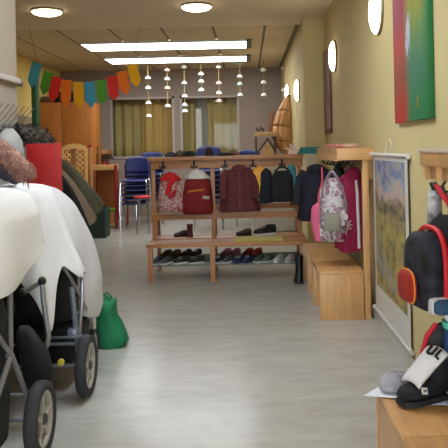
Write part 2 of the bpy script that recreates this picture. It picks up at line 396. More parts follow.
# near unit on the right edge
G = 'beech coat racks'
nu = thing('coat_rack', 'wall coat rack with orange fascia holding the backpack at the right edge', 'coat rack', (0.85, 2.2, 1.2))
X0 = 0.725; Y0, Y1 = 1.5, 2.95
MB().span((X0-0.006, Y0, 1.312), (0.972, Y1+0.015, 1.325), 0.003).obj('top_shelf', mat('pale_shelf_edge', (206, 190, 168), 0.5), nu)
f = MB()
for a, b in ((2.655, 2.94), (2.36, 2.65), (2.06, 2.355), (1.5, 2.055)): f.span((X0, a, 1.258), (X0+0.02, b, 1.311), 0.002)
f.obj('fascia', W_ORANGE_Y, nu)
MB().span((X0+0.026, Y0, 1.205), (X0+0.040, 2.93, 1.257)).obj('lower_fascia', wood('fascia_brown_wood', (176, 130, 78), 'y'), nu)  # lower row in a browner wood
y = 2.9
while y > 1.55:
    MB().span((X0+0.004, y-0.03, 1.203), (X0+0.0255, y, 1.2575)).obj('slat', W_ORANGE, nu); y -= 0.172
MB().span((X0+0.002, 2.94, 1.258), (0.972, 2.95, 1.311)).obj('end_board', mat('grey_end_board', (150, 146, 142), 0.6), nu)
MB().span((0.935, Y0, 1.0), (0.972, 2.9, 1.311)).obj('back_board', W_ORANGE_Y, nu)
for y in (2.82, 2.65, 2.48, 2.3):
    b = MB()
    b.tube([(0.80, y, 1.311), (0.80, y, 1.20), (0.775, y, 1.165), (0.745, y, 1.165), (0.735, y, 1.19)], 0.006, 6)
    b.tube([(0.80, y, 1.21), (0.83, y, 1.165), (0.85, y, 1.19)], 0.006, 6)
    b.obj('hook', mat('dark_green_hook', (28, 52, 40), 0.5), nu)
G = 'benches at the right front'
bench('near beech bench whose corner carries the papers and black shoes', 2.335, 2.80, 0.492, 0.95, 0.375, True, G)
bench('nearest beech bench, cut off by the bottom right corner of the picture', 1.865, 2.33, 0.492, 0.95, 0.375, True, G)

# ------------------------------------------------------------------ posters and pictures on the right wall
def paint_nodes(name, build):
    m, nt, b = nodes_of(name); b.inputs['Roughness'].default_value = 0.6
    build(nt, b); return m
def ramp(nt, src, stops, interp='LINEAR'):
    r = nt.nodes.new('ShaderNodeValToRGB'); r.color_ramp.interpolation = interp
    while len(r.color_ramp.elements) < len(stops): r.color_ramp.elements.new(0.5)
    for e, (p, c) in zip(r.color_ramp.elements, stops): e.position = p; e.color = lin(c)
    nt.links.new(src, r.inputs['Fac']); return r.outputs['Color']
def math_n(nt, op, a, b):
    n = nt.nodes.new('ShaderNodeMath'); n.operation = op
    for i, v in enumerate((a, b)):
        if isinstance(v, (int, float)): n.inputs[i].default_value = v
        else: nt.links.new(v, n.inputs[i])
    return n.outputs[0]
def mixc(nt, f, a, b):
    n = nt.nodes.new('ShaderNodeMix'); n.data_type = 'RGBA'
    for s, v in ((n.inputs[0], f), (n.inputs[6], a), (n.inputs[7], b)):
        if isinstance(v, (int, float)): s.default_value = v
        elif isinstance(v, tuple): s.default_value = v
        else: nt.links.new(v, s)
    return n.outputs[2]
def coords(nt, size):
    """generated coordinates: returns (along the wall 0..1 near to far, height 0..1)"""
    tc = nt.nodes.new('ShaderNodeTexCoord'); sp = nt.nodes.new('ShaderNodeSeparateXYZ')
    nt.links.new(tc.outputs['Generated'], sp.inputs[0]); return tc, sp.outputs['Y'], sp.outputs['Z']
def noise(nt, tc, scale, stretch=(1,1,1), detail=5):
    mp = nt.nodes.new('ShaderNodeMapping'); mp.inputs['Scale'].default_value = stretch
    nt.links.new(tc.outputs['Generated'], mp.inputs[0])
    n = nt.nodes.new('ShaderNodeTexNoise'); n.inputs['Scale'].default_value = scale; n.inputs['Detail'].default_value = detail
    nt.links.new(mp.outputs[0], n.inputs[0]); return n.outputs['Fac']
def abstract(nt, b):
    tc, y, z = coords(nt, None)
    n = noise(nt, tc, 3, (1, 3, 1.2)); n2 = noise(nt, tc, 7, (1, 3, 1))
    yy = math_n(nt, 'ADD', y, math_n(nt, 'MULTIPLY', math_n(nt, 'SUBTRACT', n, 0.5), 0.22))
    zz = math_n(nt, 'ADD', z, math_n(nt, 'MULTIPLY', math_n(nt, 'SUBTRACT', n2, 0.5), 0.25))
    green = ramp(nt, zz, [(0.0, (34, 116, 66)), (0.24, (58, 112, 84)), (0.38, (92, 126, 66)), (0.52, (146, 140, 40)), (1.0, (160, 140, 40))])
    red = ramp(nt, zz, [(0.0, (186, 50, 30)), (0.2, (140, 62, 34)), (0.34, (166, 50, 30)), (0.48, (140, 30, 64)), (1.0, (150, 40, 50))])
    f = ramp(nt, yy, [(0.50, (0, 0, 0)), (0.66, (255, 255, 255))])
    c = mixc(nt, f, green, red)
    edge = ramp(nt, y, [(0.02, (255, 255, 255)), (0.16, (0, 0, 0))])
    c = mixc(nt, edge, c, lin((24, 112, 54)))
    nt.links.new(c, b.inputs['Base Color'])
pa = thing('painting', 'tall abstract canvas, red at left and green at right, high on the yellow wall', 'painting', (0.955, 4.0, 1.48))
MB().span((0.945, 3.61, 1.48), (0.974, 4.46, 2.80), 0.003).obj('canvas', paint_nodes('abstract_paint', abstract), pa)
st = MB()
for k in range(7):
    yy = 4.05 + 0.04*math.sin(k*2.1); z = 1.84 + 0.02*k
    st.tube([(0.9445, yy, z), (0.9435, yy+0.012*math.cos(k), z+0.07), (0.9445, yy-0.015, z+0.15)], [0.002, 0.006, 0.002], 5)
st.obj('white_brushstroke', mat('white_oil_paint', (190, 190, 200), 0.6), pa)
st = MB()
for k in range(4):
    st.tube([(0.9445, 3.83+0.02*math.sin(k*2), 1.545+0.016*k), (0.9438, 3.85, 1.553+0.016*k), (0.9445, 3.82, 1.561+0.016*k)], 0.006, 5)
st.obj('yellow_mark', mat('yellow_oil_paint', (170, 150, 30), 0.6), pa)

def landscape(nt, b):
    tc, y, z = coords(nt, None)
    n = noise(nt, tc, 5, (1, .5, 1.2)); n2 = noise(nt, tc, 9, (1, .75, 1.3)); n3 = noise(nt, tc, 9, (1, 1.6, 0.5)); n4 = noise(nt, tc, 2.6, (1, .7, 1.4))
    zz = math_n(nt, 'ADD', z, math_n(nt, 'MULTIPLY', math_n(nt, 'SUBTRACT', n, 0.5), 0.5))
    base = ramp(nt, zz, [(0.0, (120, 100, 60)), (0.16, (160, 132, 76)), (0.34, (126, 116, 70)), (0.50, (150, 138, 78)), (0.60, (122, 112, 76)), (0.665, (132, 104, 96)), (0.74, (186, 160, 158)), (0.84, (136, 146, 178)), (0.9, (92, 112, 160)), (1.0, (110, 126, 168))])
    # dark spiky trees along the horizon
    tz = math_n(nt, 'ADD', 0.60, math_n(nt, 'MULTIPLY', n3, 0.22))
    tr = math_n(nt, 'MULTIPLY', math_n(nt, 'LESS_THAN', z, tz), math_n(nt, 'GREATER_THAN', z, 0.60))
    c = mixc(nt, math_n(nt, 'MULTIPLY', tr, 0.8), base, lin((70, 66, 62)))
    pond = math_n(nt, 'MULTIPLY', math_n(nt, 'GREATER_THAN', n4, 0.56), math_n(nt, 'LESS_THAN', z, 0.52))
    c = mixc(nt, math_n(nt, 'MULTIPLY', pond, 0.55), c, lin((108, 124, 150)))
    sp = ramp(nt, n2, [(0.40, (0, 0, 0)), (0.62, (255, 255, 255))])
    c = mixc(nt, math_n(nt, 'MULTIPLY', sp, 0.5), c, lin((196, 176, 104)))
    dk = ramp(nt, n2, [(0.30, (255, 255, 255)), (0.42, (0, 0, 0))])
    c = mixc(nt, math_n(nt, 'MULTIPLY', dk, 0.8), c, lin((76, 78, 50)))
    nt.links.new(c, b.inputs['Base Color'])
PY0, PY1 = 4.17, 5.36
po = thing('wall_scroll', 'hanging landscape print with white rollers on the yellow wall beside the benches', 'poster', (0.955, 4.76, 0.1))
MB().span((0.958, PY0+0.03, 0.12), (0.961, PY1-0.03, 1.275)).obj('sheet', mat('poster_margin', (208, 204, 194), 0.5, 0.02), po, smooth=0)
MB().span((0.9555, PY0+0.10, 0.30), (0.9575, PY1-0.10, 1.235)).obj('print', paint_nodes('landscape_print', landscape), po, smooth=0)
for z, nm in ((1.275, 'top_roller'), (0.105, 'bottom_roller')):
    MB().tube([(0.955, PY0, z), (0.955, PY1, z)], 0.013, 12).obj(nm, mat('white_roller', (212, 206, 198), 0.4, 0.02), po)
    for y in (PY0-0.008, PY1+0.008): MB().tube([(0.955, y-0.008, z), (0.955, y+0.008, z)], 0.018, 12).obj('end_cap', mat('white_cap', (222, 218, 212), 0.4, 0.02), po)
MB().tube([(0.957, 4.86, 1.288), (0.968, 4.84, 1.36), (0.970, 4.77, 1.385), (0.968, 4.70, 1.36), (0.957, 4.68, 1.288)], 0.003, 6).obj('hanging_cord', mat('white_cord', (220, 216, 205), 0.7), po)

fp = thing('picture', 'tall dark red framed picture on the wall behind the middle wall lamp', 'picture', (0.965, 8.2, 1.5))
MB().span((0.955, 7.93, 1.49), (0.974, 8.56, 2.48), 0.003).obj('frame', mat('dark_red_frame', (96, 40, 26), 0.5), fp)
MB().span((0.950, 7.98, 1.54), (0.9545, 8.51, 2.43)).obj('canvas', pattern('dark_abstract', [(60, 40, 34), (120, 60, 40), (150, 120, 100), (84, 40, 36), (190, 176, 160)], 3.0, 0.6, stretch=(1, 5, 1)), fp, smooth=0)

# ------------------------------------------------------------------ bunting and hanging mobiles
bun = thing('bunting', 'string of ten bright paper pennants hung from the ceiling', 'bunting', (-2.0, 8.9, 2.2))
FC = {'b': mat('sky_blue_card', (70, 166, 205), 0.8, 0.02), 'g': mat('green_card', (84, 160, 50), 0.8, 0.02), 'r': mat('red_card', (222, 40, 34), 0.8, 0.02),
      'o': mat('orange_card', (240, 120, 20), 0.8, 0.02), 'y': mat('yellow_card', (242, 180, 20), 0.8, 0.02)}
flags = [('b', 37, 63, 31, 88), ('g', 49, 72, 42, 95), ('r', 57, 77, 52, 102), ('o', 66.5, 80, 66, 107), ('y', 78, 82, 79, 109), ('b', 89, 82, 91, 108),
         ('g', 101, 80, 103, 105), ('r', 112, 76, 115, 101), ('o', 121.5, 71.5, 126, 95), ('y', 131.5, 64.5, 137.5, 87)]
YBU = 8.9
cp = [P(f[1], f[2], YBU) for f in flags]
cpts = [Vector((P(30, 58, YBU).x, YBU, CEIL_N-0.008))] + cp + [Vector((P(141, 58, YBU).x, YBU, CEIL_N-0.008))]
MB().tube(cpts, 0.004, 6).obj('cord', mat('bunting_cord', (150, 140, 120), 0.8), bun)
for k, (c, x0, y0, x1, y1) in enumerate(flags):
    a = P(x0, y0, YBU-0.012); e = P(x1, y1, YBU-0.012)
    d = e-a; d.y = 0; w = Vector((d.z, 0, -d.x)).normalized()*0.066
    if w.x < 0: w = -w
    m = a + d*0.74; bow = Vector((0, 0.03*math.sin(k*1.7), 0))
    o = MB().prism([a-w, a+w, m+w*0.97+bow, e+bow*1.4, m-w*0.97+bow], (0, 0.004, 0)).obj('pennant', FC[c], bun, smooth=0)
    o['label'] = {'b': 'sky blue', 'g': 'green', 'r': 'red', 'o': 'orange', 'y': 'yellow'}[c] + ' paper pennant'
MD = mat('white_paper_bead', (222, 218, 208), 0.8, 0.03); MG = mat('pale_green_bead', (176, 196, 182), 0.8, 0.03); MP = mat('pale_pink_bead', (206, 176, 166), 0.8, 0.03)
STR = mat('raffia_string', (176, 150, 90), 0.8)
mob = [(148, [78, 88, 103, 116]), (167, [70, 79, 88, 106]), (184, [67, 83, 96, 105, 111]), (201, [74, 81.5, 90]), (218.5, [67, 83, 93, 101]), (239.5, [63.5, 76.5, 84, 95]), (263.5, [70, 82.5, 95]), (283.5, [68, 90])]
ords = ['first', 'second', 'third', 'fourth', 'fifth', 'sixth', 'seventh', 'last']
for k, (x, ys) in enumerate(mob):
    yd = 12.9 + 0.05*(k % 3)
    top = P(x, ys[0], yd); root = thing('hanging_mobile', '%s strand of white paper beads from the left, hanging before the back wall' % ords[k], 'hanging decoration', (top.x, yd, CEIL_F), 'strands of paper beads')
    lo = P(x, ys[-1], yd)
    MB().tube([(top.x, yd, CEIL_F-0.002), (top.x, yd, lo.z)], 0.006, 5).obj('string', STR, root)
    for j, yy in enumerate(ys):
        z = P(x, yy, yd).z
        M = Matrix.Translation((top.x, yd, z))
        MB().lathe([(0.004, 0.04), (0.03, 0.032), (0.05, 0.01), (0.056, -0.018), (0.03, -0.03), (0.006, -0.034)], 12, M).obj('bead', [MD, MG, MP][(k*2+j*3) % 3 if (k+j) % 2 else 0], root)

# ------------------------------------------------------------------ hanging garments, sacks and bags
def garment(name, label, cat, top, ang, w, d, L, m, sleeves=True, hood=None, group=None, flare=1.15, zipm=None, sl=0.8, trim=None, lean=(0,0), k=5, cut=None):
    """coat hung by its neck at point `top`; width axis at angle ang in plan"""
    root = thing(name, label, cat, (top[0], top[1], top[2]-L), group)
    ax = Vector((math.cos(ang), math.sin(ang), 0)); ay = Vector((-math.sin(ang), math.cos(ang), 0)); T = Vector(top)
    prof = [(0.0, .16, .30), (.03, .34, .5), (.08, .72, .7), (.14, .95, .9), (.3, 1.0, 1.0), (.5, 1.02, 1.0), (.75, 1.08*flare**.6, 1.05), (.93, 1.1*flare, 1.08), (1.0, 1.08*flare, 1.02)]
    n = 36; rs = []; ph = random.random()*6
    for t, fw, fd in prof:
        ring = []
        for j in range(n):
            a = 2*PI*j/n; f = 1 + 0.10*t*math.sin(k*a+ph+t*2) + 0.05*t*math.sin((2*k+1)*a+ph*2-t*3) + 0.02*math.sin(3*a+9*t)
            cx = math.copysign(abs(math.cos(a))**0.8, math.cos(a)); cy = math.copysign(abs(math.sin(a))**0.9, math.sin(a))
            sag = 0.02*L*t*math.sin(2*a+ph) if t > .9 else 0
            ring.append(T + ax*(w/2*fw*cx*f + lean[0]*t) + ay*(d/2*fd*cy*f + lean[1]*t) + Vector((0, 0, -L*t+sag)))
        rs.append(ring)
    body = MB().rings(rs).obj('body', m, root, smooth=70)
    if sleeves:
        for s in (-1, 1):
            p0 = T + ax*(s*w*0.40) + Vector((0, 0, -L*.10)); p1 = T + ax*(s*w*0.54) - ay*(d*.15) + Vector((0, 0, -L*.38))
            p2 = T + ax*(s*w*0.55+lean[0]*sl) - ay*(d*.35) + Vector((0, 0, -L*sl*.8)); p3 = p2 + Vector((0, 0, -L*sl*.2)) - ay*0.02
            MB().tube([p0, p0*.5+p1*.5+ax*s*.015, p1, p1*.5+p2*.5+ax*s*.01, p2, p3], [w*.13, w*.16, w*.155, w*.145, w*.13, w*.12], 12).obj('sleeve', m, root, smooth=70)
    if hood:
        MB().ball(T - ay*(d*.25) + Vector((0, 0, -L*.06)), (w*.27, d*.34, L*.10), 14).obj('hood', hood, root, smooth=70)
    if zipm:
        MB().tube([T - ay*(d*.5*q+.012) + Vector((0, 0, -L*t)) + Vector((lean[0]*t, lean[1]*t, 0)) for t, q in ((.1, .72), (.3, 1.0), (.5, 1.02), (.75, 1.1), (.97, 1.12))], 0.012, 6).obj('front_zip', zipm, root)
    if trim:
        MB().tube([v + (v - sum(rs[-1], Vector())/n)*0.015 for v in rs[-1]], 0.014, 6, closed=True).obj('hem_trim', trim, root)
    return root
def sack(name, label, cat, top, w, d, L, m, neck=None, strap=None, group=None, ang=0.0, parts=None):
    root = thing(name, label, cat, (top[0], top[1], top[2]-L), group)
    ax = Vector((math.cos(ang), math.sin(ang), 0)); ay = Vector((-math.sin(ang), math.cos(ang), 0)); T = Vector(top); n = 28; ph = random.random()*6
    prof = [(0.10, .34, .5), (.17, .62, .6), (.28, .84, .85), (.5, .97, 1.0), (.8, 1.05, 1.0), (.94, 1.03, .9), (1.0, .95, .62)]
    rs = []
    for t, fw, fd in prof:
        rs.append([T + ax*(w/2*fw*math.copysign(abs(math.cos(2*PI*j/n))**.75, math.cos(2*PI*j/n))*(1+.05*math.sin(6*2*PI*j/n+ph)*(1-t*.6))) + ay*(d/2*fd*math.sin(2*PI*j/n)) + Vector((0, 0, -L*t)) for j in range(n)])
    MB().rings(rs).obj('body', m, root, smooth=70)
    if neck:
        MB().rings([[T + ax*(w/2*f*math.cos(2*PI*j/n)*(1+.1*math.sin(5*2*PI*j/n))) + ay*(d/2*g*math.sin(2*PI*j/n)) + Vector((0, 0, -L*t)) for j in range(n)] for t, f, g in ((.02, .28, .4), (.05, .46, .6), (.12, .66, .7), (.2, .9, .9), (.22, .86, .84))]).obj('cuff', neck, root, smooth=70)
    if strap:
        MB().tube([T + ax*(-.2*w) + Vector((0, 0, -L*.12)), T + ax*(-.05*w) + Vector((0, 0, -.01)), T + Vector((0, 0, .0)), T + ax*(.05*w) + Vector((0, 0, -.01)), T + ax*(.2*w) + Vector((0, 0, -L*.12))], 0.010, 6).obj('strap', strap, root)
    return root
yh = YM-0.12
XMAS = pattern('christmas_print', [(150, 24, 28), (196, 176, 168), (150, 20, 26), (214, 204, 196)], 22, 0.8)
DKRED = mat('dark_red_cloth', (118, 16, 16), 0.85, 0.18, 9, 0.3)
def hookpt(px, py, d=yh): return P(px, py, d)
s1 = sack('gift_bag', 'red and white christmas print bag hanging first on the long rack', 'bag', hookpt(170, 172), 0.25, 0.12, 0.42, XMAS, mat('red_cloth', (200, 20, 30), 0.85, 0.1, 8, 0.2), REDP)
MB().tube([hookpt(176, 178, yh-.02), hookpt(170, 184, yh-.07), hookpt(167, 194, yh-.08), hookpt(171, 197, yh-.085), hookpt(176, 190, yh-.075)], [.02, .03, .024, .02, .016], 8).obj('red_ribbon', mat('red_cloth', (200, 20, 30), 0.85, 0.1, 8, 0.2), s1)
s2 = sack('santa_sack', 'dark red sack with white fleece top and gold script, second on the long rack', 'bag', hookpt(197, 169), 0.30, 0.14, 0.47, DKRED, mat('white_fleece', (206, 200, 190), 1.0, 0.08, 30, 0.6), mat('white_cord', (220, 216, 205), 0.7))
g = MB(); gm = mat('gold_print', (204, 138, 40), 0.5)
pts = [hookpt(188 + i*0.75, 193 - 2.0*abs(math.sin(i*1.1)) - i*0.10, yh-0.073+0.0008*abs(i-11)) for i in range(23)]
g.tube(pts, 0.006, 5); g.obj('gold_script', gm, s2)
MB().box(hookpt(206, 197.5, yh-0.071), (0.07, 0.006, 0.03), (0, 0.1, 0)).obj('white_print', mat('white_print', (190, 170, 160), 0.7), s2)
MAUVE = mat('mauve_quilt', (92, 38, 42), 0.85, 0.12, 8, 0.3)
garment('jacket', 'long mauve quilted child jacket hanging in the middle of the long rack', 'jacket', hookpt(239, 166), 0.05, 0.30, 0.14, 0.47, MAUVE, flare=1.25, hood=MAUVE, zipm=mat('mauve_zip', (110, 58, 66), 0.6), sl=.72)
garment('jacket', 'yellow and orange jacket top showing above the black rucksack on the long rack', 'jacket', hookpt(259, 166, yh-0.005), 0.0, 0.17, 0.09, 0.34, pattern('yellow_orange_cloth', [(230, 190, 40), (236, 160, 60), (220, 205, 90)], 9), sleeves=False, group='jackets')
def rucksack(label, top, w, d, L, m, strapm, ang=0, group=None):
    root = thing('rucksack', label, 'rucksack', (top[0], top[1], top[2]-L), group)
    ax = Vector((math.cos(ang), math.sin(ang), 0)); ay = Vector((-math.sin(ang), math.cos(ang), 0)); T = Vector(top); n = 28
    rs = []
    for t, f, g_ in ((.1, .3, .3), (.12, .6, .6), (.18, .85, .85), (.3, 1, 1), (.6, 1.02, 1.05), (.9, 1.0, 1.05), (.97, .9, .9), (1.0, .75, .7)):
        rs.append([T + ax*(w/2*f*math.copysign(abs(math.cos(2*PI*j/n))**.55, math.cos(2*PI*j/n))) + ay*(d/2*g_*math.copysign(abs(math.sin(2*PI*j/n))**.6, math.sin(2*PI*j/n))) + Vector((0, 0, -L*t)) for j in range(n)])
    MB().rings(rs).obj('body', m, root, smooth=60)
    MB().box(T - ay*(d*.56) + Vector((0, 0, -L*.72)), (w*.72, d*.25, L*.36), (0, 0, ang), 0.015).obj('front_pocket', m, root)
    MB().tube([T + ax*(-.08) + Vector((0, 0, -L*.13)), T + ax*(-.03) + Vector((0, 0, -.005)), T + ax*(.03) + Vector((0, 0, -.005)), T + ax*.08 + Vector((0, 0, -L*.13))], 0.011, 6).obj('carry_loop', strapm, root)
    return root
rucksack('black child rucksack with rounded top hanging on the right of the long rack', hookpt(282, 167, yh-.03), 0.22, 0.13, 0.36, BLACKF, BLACKF)
garment('vest', 'slim black garment hanging between the yellow jacket and the rucksack', 'vest', hookpt(266, 168, yh-.04), 0.3, 0.12, 0.10, 0.36, mat('near_black_cloth', (22, 27, 36), 0.9, 0.1), sleeves=False, flare=1.2)
garment('scarf', 'teal scarf hanging at the right end of the long rack', 'scarf', hookpt(291, 164, yh+.02), 0, 0.10, 0.07, 0.26, mat('teal_knit', (60, 128, 134), 0.95, 0.1, 20, 0.4), sleeves=False)
garment('jacket', 'small red and green patterned jacket beside the right post of the long rack', 'jacket', hookpt(295, 176, yh+.05), 0.4, 0.09, 0.08, 0.30, pattern('red_green_cloth', [(120, 44, 40), (70, 84, 52), (150, 70, 50)], 14), sleeves=False, group='jackets')

# garments on the right unit (they hang towards the corridor)
garment('jacket', 'dark navy jacket hanging at the far end of the right coat unit', 'jacket', P(318, 166, 6.75), -0.5, 0.34, 0.20, 0.52, NAVYF, hood=NAVYF, flare=1.1, sl=.7)
MAG = mat('magenta_cloth', (150, 22, 66), 0.8, 0.10, 7, 0.3)
garment('jacket', 'dark teal grey jacket hanging behind the floral backpack on the right unit', 'jacket', (0.80, 6.15, 1.19), R(85), 0.36, 0.12, 0.55, mat('dark_teal_cloth', (30, 44, 44), .9, .15), sleeves=False)
mj = garment('jacket', 'magenta jacket with white piping hanging nearest the end post of right unit', 'jacket', P(351, 170, 5.66), 0.35, 0.235, 0.17, 0.64, MAG, hood=MAG, flare=1.1, sl=.85, zipm=mat('white_piping', (216, 206, 206), 0.7), k=4)
fl = MB()
for k in range(7):
    a = 2*PI*k/7; c0 = P(348, 225, 5.53)
    fl.tube([c0, c0 + Vector((math.cos(a)*.035, -0.004, math.sin(a)*.045))], [.003, .008], 5)
fl.obj('white_flower_print', mat('white_print', (190, 170, 160), 0.7), mj)
FLOR = pattern('floral_print', [(196, 188, 186), (96, 84, 88), (214, 208, 206), (150, 104, 116), (170, 160, 160)], 13, 0.8)
b = sack('backpack', 'white and grey floral child backpack hanging at the front of the right unit', 'backpack', P(332, 171, 5.60), 0.225, 0.17, 0.56, FLOR, None, mat('pale_strap', (200, 182, 186), 0.8), ang=-0.2)
MB().box(P(332, 222, 5.47), (0.13, 0.05, 0.14), (0, 0, -.2), 0.02).obj('front_pocket', mat('grey_olive_cloth', (140, 134, 116), 0.85, .06), b)
for dx in (-5, 7):
    MB().tube([P(331+dx*.2, 172, 5.6), P(331+dx*1.6, 186, 5.5), P(331+dx*2.2, 205, 5.47), P(331+dx*2.0, 228, 5.5)], 0.009, 6).obj('shoulder_strap', mat('grey_strap', (130, 110, 118), 0.8), b)
for p_ in ((343, 213), (346, 217), (343, 223), (338, 227)):
    MB().ball(P(p_[0], p_[1], 5.47), (.018, .012, .026), 8).obj('pendant', mat('white_plush', (214, 204, 204), .9), b)
PINK = mat('pink_cloth', (214, 96, 124), 0.85, 0.08, 8, 0.2)
s = garment('umbrella', 'folded pink child umbrella hanging left of the floral backpack', 'umbrella', P(317.5, 203, 5.62), 0.0, 0.105, 0.08, 0.30, PINK, sleeves=False, flare=0.55, k=6)
MB().tube([P(322, 167, 5.66), P(322.5, 180, 5.65), P(318.5, 196, 5.62), P(317.5, 238, 5.62)], 0.008, 6).obj('shaft', mat('pink_strap', (200, 70, 96), .6), s)
bt = thing('rubber_boot', 'black rubber boot standing on the floor beside the farthest bench', 'boot', P(306, 288, 6.95).to_tuple()[:2] + (0,))
x, y = 0.49, 6.92
MB().rings([[Vector((x+.04*f*math.cos(a)+ox, y+.05*g_*math.sin(a), z)) for a in [2*PI*k/16 for k in range(16)]] for z, f, g_, ox in ((.02, 1.1, 1.5, -.01), (.06, 1.05, 1.35, -.005), (.10, .95, 1.0, 0), (.2, .95, .95, 0), (.27, 1.05, 1.0, 0))]).obj('shaft', BLACKP, bt, smooth=70)
MB().span((x-.055, y-.08, 0), (x+.04, y+.08, .02), .006).obj('sole', mat('dark_sole', (40, 38, 36), .8), bt)

# ------------------------------------------------------------------ backpack and friends on the near rack
BP = thing('backpack', 'black school backpack with red piping hanging from the near rack', 'backpack', (0.72, 2.75, 0.62))
bc = Vector((0.792, 2.736, 0)); ang = R(-78)     # front faces the corridor, turned a little to the camera
ax = Vector((math.cos(ang), math.sin(ang), 0)); an = Vector((math.sin(ang), -math.cos(ang), 0))   # width axis, outward normal
if an.x > 0: an = -an
zt, zb, W2 = 1.035, 0.705, 0.148
def outline(w, zlo, zhi, n=40, top=.5):
    pts = []
    for k in range(n):
        a = 2*PI*k/n; c_, s_ = math.cos(a), math.sin(a)
        e = .55 if s_ > 0 else .32
        pts.append((w*math.copysign(abs(c_)**(.75 if s_ > 0 else .4), c_), (zlo+zhi)/2 + (zhi-zlo)/2*math.copysign(abs(s_)**e*abs(s_)**.2, s_)))
    return pts
def slab(w, zlo, zhi, d0, d1, rnd=.02, c=bc):
    rs = []
    for dd, sh in ((d0, rnd), (d0+(d1-d0)*.2, 0), (d0+(d1-d0)*.75, 0), (d1-(d1-d0)*.05, rnd*.8), (d1, rnd*2.2)):
        rs.append([c + ax*x_ + an*dd + Vector((0, 0, z_)) for x_, z_ in outline(w-sh, zlo+sh, zhi-sh)])
    return MB().rings(rs)
slab(W2*1.08, zb, zt+.035, -.06, .06, .02, bc+ax*.02).obj('main_compartment', mat('deep_black_nylon', (7, 7, 8), .95, .1), BP, smooth=50)
slab(W2*.76, zb+.0, zt-.03, .062, .150, .02, bc-ax*.03).obj('front_compartment', pattern('black_navy_print', [(6, 6, 7), (8, 8, 10), (34, 36, 48), (7, 7, 8)], 11, .75), BP, smooth=50)
ol = outline(W2*.83, zb+.015, zt-.015)
MB().tube([bc - ax*.03 + ax*x_ + an*.074 + Vector((0, 0, z_)) for x_, z_ in ol], 0.0115, 6, closed=True).obj('red_piping', mat('red_piping', (206, 26, 34), .6, .05), BP)
slab(W2*.44, zb+.028, zb+.150, .152, .185, .012, bc-ax*.05).obj('red_pocket', pattern('red_orange_cloth', [(150, 22, 18), (160, 34, 22), (176, 84, 26)], 4, .6), BP, smooth=50)
MB().tube([bc - ax*.05 + ax*x_ + an*.168 + Vector((0, 0, z_)) for x_, z_ in outline(W2*.45, zb+.025, zb+.153)], 0.004, 6, closed=True).obj('pocket_zip', mat('orange_zip', (226, 130, 36), .6), BP)
slab(W2*.50, zb+.002, zb+.062, .05, .135, .008, bc+ax*.06).obj('base_band', mat('blue_grey_band', (46, 76, 104), .8, .1), BP, smooth=50)
slab(W2*.16, zb+.0, zb+.064, .06, .140, .004, bc+ax*.085).obj('white_band', mat('white_band', (214, 212, 210), .8), BP, smooth=50)
hk = Vector((0.745, 2.82, 1.185))
MB().tube([Vector((.80, 2.70, zt+.02)), Vector((.785, 2.74, zt+.08)), Vector((.765, 2.79, zt+.125)), hk + Vector((.012, -.005, -.008)), Vector((.785, 2.80, zt+.11)), Vector((.815, 2.76, zt+.02))], 0.012, 8).obj('carry_strap', mat('red_strap', (206, 26, 48), .7, .05), BP)
MB().tube([bc + ax*.09 - an*.03 + Vector((0, 0, zt)), bc + ax*.14 - an*.06 + Vector((0, 0, zt-.08)), bc + ax*.155 - an*.07 + Vector((0, 0, zt-.2)), bc + ax*.145 - an*.06 + Vector((0, 0, zb+.05))], 0.014, 8).obj('shoulder_strap', mat('red_strap', (206, 26, 48), .7, .05), BP)

garment('jacket', 'dark green jacket hanging behind the black and red backpack', 'jacket', (0.83, 2.42, 1.16), R(80), 0.30, 0.14, 0.46, mat('dark_green_cloth', (36, 58, 48), .9, .12), flare=1.0, sl=.8, zipm=mat('yellow_stripe', (200, 170, 50), .7))
garment('cloth_bag', 'grey and white patterned cloth hanging at the far end of the near rack', 'bag', (0.772, 2.895, 1.19), R(70), 0.16, 0.06, 0.44, pattern('grey_white_cloth', [(196, 194, 190), (110, 108, 104), (206, 204, 200), (150, 148, 146)], 10), sleeves=False, flare=.9)
HB = 0.376
rk = thing('rucksack', 'dark grey rucksack with red edge standing on the near bench under the backpack', 'rucksack', (0.86, 2.70, HB))
MB().rings([[Vector((.745+.075*f*math.copysign(abs(math.cos(a))**.6, math.cos(a))+ox, 2.762+.034*f*math.copysign(abs(math.sin(a))**.6, math.sin(a)), HB+z)) for a in [2*PI*k/24 for k in range(24)]] for z, f, ox in ((0.001, .85, 0), (.03, 1, 0), (.15, 1.0, 0.005), (.22, .85, .015), (.26, .55, .03), (.27, .3, .04))]).obj('body', mat('charcoal_cloth', (58, 58, 54), .85, .12, 9), rk, smooth=60)
MB().tube([(.667, 2.74, HB+.02), (.668, 2.738, HB+.15), (.688, 2.738, HB+.22), (.725, 2.738, HB+.268)], .010, 6).obj('red_edge', mat('red_strap', (206, 26, 48), .7, .05), rk)
bb = thing('cloth_bag', 'blue cloth bag with mint green bands standing on the near bench at the picture edge', 'bag', (0.848, 2.668, HB))
def bagring(z, f): return [Vector((.848+.114*f*math.copysign(abs(math.cos(a))**.5, math.cos(a)), 2.668+.048*f*math.copysign(abs(math.sin(a))**.5, math.sin(a)), HB+z)) for a in [2*PI*k/28 for k in range(28)]]
MB().rings([bagring(.001, .95), bagring(.02, 1.0), bagring(.07, 1.02)]).obj('white_base', mat('white_band', (214, 212, 210), .8), bb, smooth=60)
MB().rings([bagring(.071, 1.03), bagring(.10, 1.04), bagring(.101, 1.0)]).obj('mint_band', mat('mint_green', (96, 206, 176), .7, .04), bb, smooth=60)
MB().rings([bagring(.102, 1.0), bagring(.18, 1.02), bagring(.27, .98)]).obj('blue_side', mat('denim_blue', (40, 72, 118), .85, .1, 12), bb, smooth=60)
MB().rings([bagring(.271, 1.0), bagring(.295, 1.02), bagring(.296, .98)]).obj('mint_rim', mat('mint_green', (96, 206, 176), .7, .04), bb, smooth=60)
